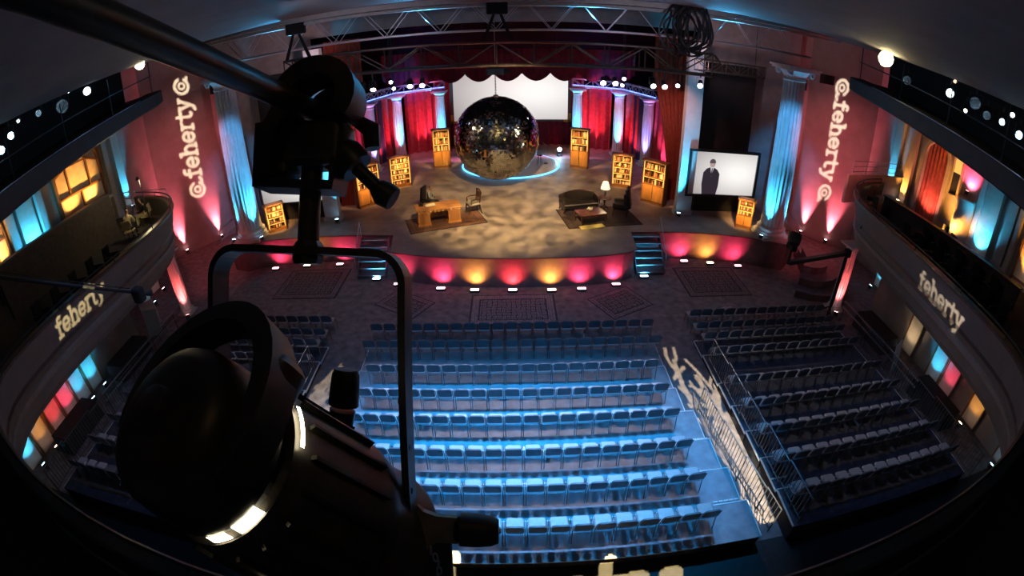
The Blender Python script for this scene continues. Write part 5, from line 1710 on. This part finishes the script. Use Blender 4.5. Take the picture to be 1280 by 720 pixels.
def rig_thing(name, label, cat):
    t = thing(name, label, cat)
    t.matrix_basis = RIG
    return t


# pipe
t = rig_thing('lighting_pipe', 'thick black pipe running over the hanging lantern', 'pipe')
a, b = Vector((-.022, -.023, .478)), Vector((-.022, -.477, .403))
d = (a - b).normalized()
MB().cyl(a + d * .06, b - d * .6, .0195, n=24).build('pipe_tube', mat('pipe_paint', (.05, .042, .034), .32, .4, var=.3, scale=20), t, True)
MB().cyl(a + d * .055, a + d * .075, .022, n=24).build('pipe_end_cap', rig_black, t, True)

# clamp
t = rig_thing('pipe_clamp', 'black hook clamp with a handled bolt gripping the pipe', 'clamp')
c0 = Vector((.0, -.02, .487))
hook = MB()
pts = [c0 + Vector((.062 * math.cos(q), 0, .058 * math.sin(q))) for q in [math.radians(-35 + 235 * k / 16) for k in range(17)]]
hook.band(pts + [c0 + Vector((-.078, 0, -.06)), c0 + Vector((-.08, 0, -.13))], .075, .034, (0, 1, 0))
hook.build('hook', rig_black, t, True)
MB().lathe([(.004, 0), (.046, 0), (.046, .02), (.004, .02)], c0 + Vector((.004, .045, 0)), 24, (0, 1, 0)).build('hook_pad', rubber, t)
MB().rbox((-.004, .0, .41), (.125, .075, .08), .02).build('clamp_jaw', rig_black, t, True)
b_ = MB()
b_.band([(-.108, 0, .455), (-.105, 0, .345), (.04, 0, .332), (.046, 0, .42)], .07, .018, (0, 1, 0))
b_.build('clamp_body', rig_black, t)
MB().rbox((-.072, 0, .405), (.06, .07, .1), .015).build('clamp_cheek', rig_black, t, True)
MB().tube([(.02, 0, .4), (.058, 0, .383), (.075, 0, .366)], [.03, .034, .03], 12).build('bolt_boss', rig_black, t, True)
MB().cyl((.06, 0, .38), (.125, 0, .318), .0125, n=10).build('clamp_bolt', rig_black, t, True)
MB().tube([(.112, 0, .332), (.122, 0, .321), (.14, 0, .31)], [.016, .022, .02], 10).build('bolt_knob', rubber, t, True)
MB().tube([(.06, .02, .46), (.09, .02, .44), (.095, .02, .405)], [.012, .018, .014], 8).build('clamp_latch', rig_black, t, True)
MB().cyl((-.01, 0, .375), (-.011, 0, .225), .0195, n=18).build('stem', rig_worn, t, True)
MB().lathe([(.024, 0), (.027, .008), (.027, .03), (.022, .038)], (-.0105, 0, .205), 6, (0, 0, 1)).build('stem_nut', rig_black, t)

# lantern
t = rig_thing('stage_lantern', 'big black stage lantern hanging in its yoke, light leaking from its vents', 'stage lantern')
yk = MB()
P = [(-.199, 0, -.28), (-.2, 0, .165)]
P += [(-.15 - .05 * math.cos(q), 0, .185 + .05 * math.sin(q)) for q in [PI / 2 * k / 7 for k in range(8)]]
P += [(.112 + .05 * math.sin(q), 0, .17 + .05 * math.cos(q)) for q in [PI / 2 * k / 7 for k in range(8)]]
P += [(.158, 0, -.3)]
yk.band(P, .055, .012, (0, 1, 0))
yk.build('yoke', rig_worn, t)
for x, zz in ((.158, (-.02, -.1, -.18)), (-.2, (-.02, -.1))):
    for z in zz:
        MB().lathe([(.0055, -.008), (.0055, .008)], (x, -.01, z), 10, (1, 0, 0)).build('yoke_hole', matte, t)
ax = Vector((.113, .29, -.262)).normalized()
P0 = Vector((-.083, -.29, -.003))
MB().lathe([(.004, -.034), (.05, -.034), (.08, -.031), (.1, -.022), (.111, -.004), (.117, .03), (.12, .06), (.12, .084)], P0, 40, ax).build('rear_cap', rig_black, t, True)
MB().lathe([(.012, -.05), (.03, -.046), (.034, -.03)], P0, 20, ax).build('cap_hub', rig_black, t, True)
# carrying handle: a broad arch over the cap
s1 = ax.cross(Vector((0, 0, 1))).normalized()
u1 = s1.cross(ax).normalized()
hp = [P0 + ax * .02 + s1 * (.138 * math.cos(q)) + u1 * (.035 + .142 * math.sin(q)) for q in [math.radians(-28 + 236 * k / 24) for k in range(25)]]
MB().band(hp, .05, .03, ax).build('carrying_handle', rig_black, t, True)
MB().rbox(P0 + ax * .035 + s1 * .118 + u1 * .07, (.04, .06, .12), .02, M=Matrix((s1, ax, u1)).transposed()).build('handle_foot', rig_worn, t, True)
MB().rbox(P0 + ax * .05 - s1 * .115 + u1 * .0, (.04, .08, .12), .018, M=Matrix((s1, ax, u1)).transposed()).build('handle_foot', rig_black, t, True)
MB().lathe([(.108, .082), (.112, .1)], P0, 40, ax).build('vent_throat', matte, t)
leak = glow('lamp_leak', (1, .86, .56), 22)


def leak_arc(a0, a1, r0, z0, z1, nm='light_leak'):
    g = MB()
    rows = []
    for z, r in ((z0, r0), (z1, r0 + .002)):
        rows.append([P0 + ax * z + s1 * (r * math.cos(math.radians(a0 + (a1 - a0) * k / 10))) + u1 * (r * math.sin(math.radians(a0 + (a1 - a0) * k / 10))) for k in range(11)])
    g.grid(rows)
    g.build(nm, leak, t)


leak_arc(-66, -50, .121, .084, .1)
leak_arc(-43, -22, .121, .082, .103)
leak_arc(22, 50, .1335, .105, .1105)
tb = MB()
for q, dz in ((102, .3), (112, .4)):
    pass
MB().lathe([(.112, .1), (.126, .102), (.131, .12), (.135, .15), (.145, .24), (.15, .3), (.154, .315), (.154, .34), (.15, .345)], P0, 48, ax, cap=False).build('reflector_housing', rig_worn, t, True)
for k in range(18):
    q = 2 * PI * k / 18
    e = s1 * math.cos(q) + u1 * math.sin(q)
    tg = -s1 * math.sin(q) + u1 * math.cos(q)
    f = MB()
    A, B = P0 + ax * .13 + e * .13, P0 + ax * .3 + e * .149
    f.add([A - tg * .003, A + tg * .003, A + e * .012 + tg * .003, A + e * .012 - tg * .003, B - tg * .003, B + tg * .003, B + e * .012 + tg * .003, B + e * .012 - tg * .003], [(3, 2, 1, 0), (4, 5, 6, 7), (0, 1, 5, 4), (2, 3, 7, 6), (1, 2, 6, 5), (3, 0, 4, 7)])
    f.build('cooling_fin', rig_black, t)
MB().lathe([(.15, .34), (.146, .36), (.146, .47), (.15, .475), (.15, .5), (.14, .5), (.138, .36)], P0, 48, ax, cap=False).build('front_barrel', mat('barrel_paint', (.1, .085, .08), .35, .3, var=.2), t, True)
lensm = mat('lantern_glass', (.5, .55, .6), .08)
MB().lathe([(.136, .48), (.1, .5), (.05, .508), (.004, .51)], P0, 32, ax).build('lens', lensm, t, True)
fr = MB()
fr.rbox((.196, .01, -.335), (.062, .03, .13), .01)
fr.build('frame_holder', rig_black, t)
# pivot hardware, side bracket and rubber knob
for x, sg in ((.158, 1), (-.2, -1)):
    MB().lathe([(.022, -.012), (.024, 0), (.016, .012), (.014, .02)], (x, 0, -.256), 6, (sg, 0, 0)).build('pivot_nut', rig_black, t)
    MB().cyl((x, 0, -.256), (x - sg * .05, 0, -.256), .012, n=10).build('pivot_bolt', rig_black, t, True)
warm_lit_m = mat('warm_lit_bracket', (.2, .15, .085), .45, .3, var=.3, scale=30)  # brown of the warm light on the bracket, put into its colour
pb = MB()
pb.prism([(.172, -.21), (.182, -.222), (.205, -.23), (.24, -.232), (.24, -.285), (.2, -.285), (.185, -.3), (.168, -.31)], -.006, .006)
pb.v = [(x, z, y) for x, y, z in pb.v]
pb.f = [q[::-1] for q in pb.f]
pb.build('side_bracket', warm_lit_m, t)
MB().tube([(.236, 0, -.258), (.244, 0, -.258), (.246, 0, -.258), (.275, 0, -.259), (.3, 0, -.26), (.312, 0, -.26)], [.02, .026, .031, .031, .028, .022], 14).build('rubber_knob', rubber, t, True)
ly = .1
MB().tube([(-.01, ly, -.16), (.004, ly, -.1), (.01, ly, -.07)], [.024, .024, .026], 12).build('focus_lever', rig_black, t, True)
MB().tube([(.012, ly, -.06), (.016, ly, -.03), (.02, ly, .0), (.021, ly, .01)], [.03, .029, .027, .022], 12).build('lever_grip', rubber, t, True)
ch = MB()
for k in range(8):
    p = Vector((.2 + .012 * math.sin(k * .6), -.05, -.275 - .014 * k))
    ch.tube([p + Vector((.004 * math.cos(q) if k % 2 else 0, 0 if k % 2 else .004 * math.cos(q), .009 * math.sin(q))) for q in [2 * PI * j / 8 for j in range(8)]], .0016, 5, True)
tag(ch.build('safety_chain', steel, t), kind='stuff')
t.location = t.location
lamp('POINT', 'lantern_spill', tuple(RIG @ Vector((-.03, -.2, -.3))), .05, (1, .72, .4), size=.03)
lamp('POINT', 'pipe_glint_fill', (.25, .25, 11.5), 2, (1, .62, .25), size=.08)  # added warm light with no fixture, gives the pipe its brown rim

# ================================================================== PATTERN PROJECTORS
# real fixtures: a small source shining through a stencil plate cut with letters or branches
def seg_d(px, py, pts):
    d = np.full(px.shape, 9.)
    for (x0, y0), (x1, y1) in zip(pts, pts[1:]):
        vx, vy = x1 - x0, y1 - y0
        L = vx * vx + vy * vy + 1e-9
        t = np.clip(((px - x0) * vx + (py - y0) * vy) / L, 0, 1)
        d = np.minimum(d, np.hypot(px - x0 - t * vx, py - y0 - t * vy))
    return d


def arc(cx, cy, r, a0, a1, n=18, ry=None):
    return [(cx + r * math.cos(math.radians(a0 + (a1 - a0) * k / n)), cy + (ry or r) * math.sin(math.radians(a0 + (a1 - a0) * k / n))) for k in range(n + 1)]


TK = .125
GLYPH = {
    'f': (.78, [[(.34, 0), (.34, 1.12)] + arc(.56, 1.12, .22, 180, 60), [(.08, .92), (.66, .92)], [(.14, .02), (.58, .02)]]),
    'e': (.98, [arc(.48, .5, .37, 8, 320, 26, .43), [(.16, .5), (.8, .5)]]),
    'h': (1.08, [[(.24, 0), (.24, 1.4)], arc(.55, .56, .3, 175, 0, 14, .38) + [(.85, .02)], [(.08, 1.38), (.24, 1.38)], [(.08, .02), (.4, .02)], [(.7, .02), (1.0, .02)]]),
    'r': (.8, [[(.26, 0), (.26, .95)], arc(.58, .58, .32, 175, 75, 10, .36), [(.1, .93), (.26, .93)], [(.1, .02), (.46, .02)]]),
    't': (.76, [[(.3, 1.22), (.3, .3)] + arc(.52, .28, .22, 180, 300, 8, .26), [(.06, .92), (.64, .92)]]),
    'y': (.98, [[(.14, .93), (.48, .06)], [(.84, .93), (.44, -.1), (.34, -.3), (.12, -.36)], [(.02, .93), (.28, .93)], [(.7, .93), (.96, .93)]]),
}


def word(px, py, s, x0=0.):
    on = np.zeros(px.shape, bool)
    for c in s:
        w, st = GLYPH[c]
        for q in st:
            on |= seg_d(px - x0, py, q) < TK
        x0 += w
    return on, x0


def emblem(px, py, cx, cy, R=.62, flip=1):
    """the projected round emblem: a broken ring with a smaller ring and a short tail"""
    x, y = px - cx, py - cy
    on = (np.abs(np.hypot(x, y) - R * .86) < R * .17) & ~((x * flip > .2) & (np.abs(y + .0) < .16))
    on |= np.abs(np.hypot(x - .02 * flip, y + .02) - R * .36) < R * .13
    on |= seg_d(x, y, [(flip * .4, -.42), (flip * .72, -.5), (flip * .95, -.36)]) < .12
    return on


def projector(name, label, src, target, grid, rect, power, color, dist=.3, cone=None):
    """grid: boolean raster, rows from v=0 up; target(u, v) gives the spot in the hall where each stencil cell lands"""
    src = Vector(src)
    H, Wd = grid.shape
    mid = target(.5, .5)
    d = (mid - src).normalized()
    t = thing(name, label, 'projector', src)
    q = d.to_track_quat('-Z', 'Y')
    R = q.to_matrix()

    def plate(P):
        r = P - src
        k = dist / r.dot(d)
        return r * k
    us = [k / Wd for k in range(Wd + 1)]
    vs_ = [k / H for k in range(H + 1)]
    G = [[plate(target(u, v)) for u in us] for v in vs_]
    b = MB()
    for j in range(H):
        k = 0
        while k < Wd:
            if grid[j, k]:
                k += 1
                continue
            e = k
            while e < Wd and not grid[j, e] and e - k < 12:
                e += 1
            b.add([G[j][k], G[j][e], G[j + 1][e], G[j + 1][k]], [(0, 1, 2, 3)])
            k = e
    # solid surround of the stencil
    ring = [G[0][k] for k in range(Wd + 1)] + [G[j][Wd] for j in range(1, H + 1)] + [G[H][k] for k in range(Wd - 1, -1, -1)] + [G[j][0] for j in range(H - 1, 0, -1)]
    c = d * dist
    ro = []
    far = max((p - c).length for p in ring) * 2.2 + .02
    for p in ring:
        e = (p - c)
        ro.append(c + e.normalized() * far)
    n = len(ring)
    b.add(ring + ro, [(k, (k + 1) % n, n + (k + 1) % n, n + k) for k in range(n)])
    pl = b.build('stencil_plate', matte, t)
    body = MB().lathe([(.004, .17), (.06, .16), (.1, .12), (.11, -.02), (.11, -.06)], (0, 0, 0), 16, -d, cap=False)
    body.build('lamp_house', black, t)
    ang = 2 * math.degrees(max(math.atan((p - c).length / dist) for p in ring)) * 1.12
    spot('projector_lamp', src, mid, power, color, min(150, ang), .02, .0006)
    return t


def raster(fn, w, h, x0, x1, y0, y1):
    X, Y = np.meshgrid(x0 + (x1 - x0) * (np.arange(w) + .5) / w, y0 + (y1 - y0) * (np.arange(h) + .5) / h)
    return fn(X, Y)


def quad(p00, p10, p01, p11):
    p00, p10, p01, p11 = map(Vector, (p00, p10, p01, p11))
    return lambda u, v: (p00 * (1 - u) + p10 * u) * (1 - v) + (p01 * (1 - u) + p11 * u) * v


def wall_text(px, py, flip):
    on, x = word(px, py, 'feherty', 1.75)
    return on | emblem(px, py, .72, .55, .66, 1) | emblem(px, py, 1.75 + 6.36 + 1.0, .55, .66, 1)


g = raster(lambda x, y: wall_text(x, y, 1), 260, 50, 0, 9.9, -.5, 1.5)
projector('text_projector', 'pattern projector throwing the lettering on the red wall, steps side', (-2.4, -1.0, 11.5),
          quad((18.36, 24.08, 10.0), (18.36, 24.08, 2.35), (19.2, 23.18, 10.15), (19.2, 23.18, 2.6)), g, None, 130000, (1, .86, .66))
projector('text_projector', 'pattern projector throwing the lettering on the red wall, arched window side', (-1.2, -1.4, 11.55),
          quad((-18.72, 25.3, 3.0), (-18.6, 25.45, 10.6), (-19.75, 24.03, 3.2), (-19.55, 24.28, 10.9)), g, None, 130000, (1, .86, .6))
g2 = raster(lambda x, y: word(x, y, 'feherty', .1)[0], 200, 56, 0, 6.56, -.5, 1.5)


def fascia_pt(side, y, z):
    best = None
    for (x0, y0), (x1, y1) in zip(SP, SP[1:]):
        if x0 * side > 0 and min(y0, y1) <= y <= max(y0, y1) and abs(x0) > 11:
            f = (y - y0) / (y1 - y0)
            best = x0 + (x1 - x0) * f
            break
    o = .02 + (5.36 - z) * .285
    return Vector((best + side * o, y, z))


projector('text_projector', 'pattern projector throwing the lettering on the balcony front, steps side', (.4, -.8, 11.6), lambda u, v: fascia_pt(1, 10.25 - 2.75 * u, 4.16 + .95 * v), g2, None, 46000, (1, .88, .66))
projector('text_projector', 'pattern projector throwing the lettering on the balcony front, crane side', (-.3, -.8, 11.6), lambda u, v: fascia_pt(-1, 7.55 + 2.6 * u, 4.42 + .93 * v), g2, None, 46000, (1, .85, .45))
projector('text_projector', 'pattern projector throwing the lettering on the dark floor sheet', (2.6, 1.6, 11.7), quad((-3.55, 2.55, .03), (3.3, 2.6, .03), (-4.3, 5.6, .03), (4.1, 5.6, .03)), g2, None, 60000, (1, .78, .34))


def branches(px, py, seed):
    r = random.Random(seed)
    on = np.zeros(px.shape, bool)
    for k in range(24):
        x, y, a = r.uniform(.1, .9), r.uniform(-.3, 2.3) * r.uniform(.5, 1), r.uniform(.8, 2.4)
        pts = [(x, y)]
        for s in range(9):
            a += r.uniform(-.3, .3) + (.5 if x > .85 else -.5 if x < .15 else .03)
            x += .14 * math.cos(a) * .6
            y += .14 * math.sin(a)
            pts.append((x, y))
        on |= seg_d(px, py, pts) < r.uniform(.03, .07)
        bx, by = pts[4]
        on |= seg_d(px, py, [(bx, by), (bx + .22 * r.choice((-1, 1)), by + .22), (bx + .3 * r.choice((-1, 1)), by + .5)]) < .035
    return on


gb = raster(lambda x, y: branches(x, y, 4), 40, 130, 0, 1, 0, 3)
projector('pattern_projector', 'pattern projector throwing branch shapes on the aisle carpet, steps side', (3.0, -1.2, 11.6), quad((6.05, 5.75, 0), (7.0, 5.75, 0), (5.25, 13.6, 0), (6.8, 13.6, 0)), gb, None, 40000, (1, .85, .55))
gb2 = raster(lambda x, y: branches(x, y, 9), 40, 130, 0, 1, 0, 3)
projector('pattern_projector', 'pattern projector throwing branch shapes on the aisle carpet, crane side', (-2.6, -1.2, 11.6), quad((-7.0, 5.9, 0), (-6.0, 5.9, 0), (-6.8, 14.0, 0), (-5.3, 14.0, 0)), gb2, None, 20000, (1, .85, .55))

bpy.context.view_layer.update()
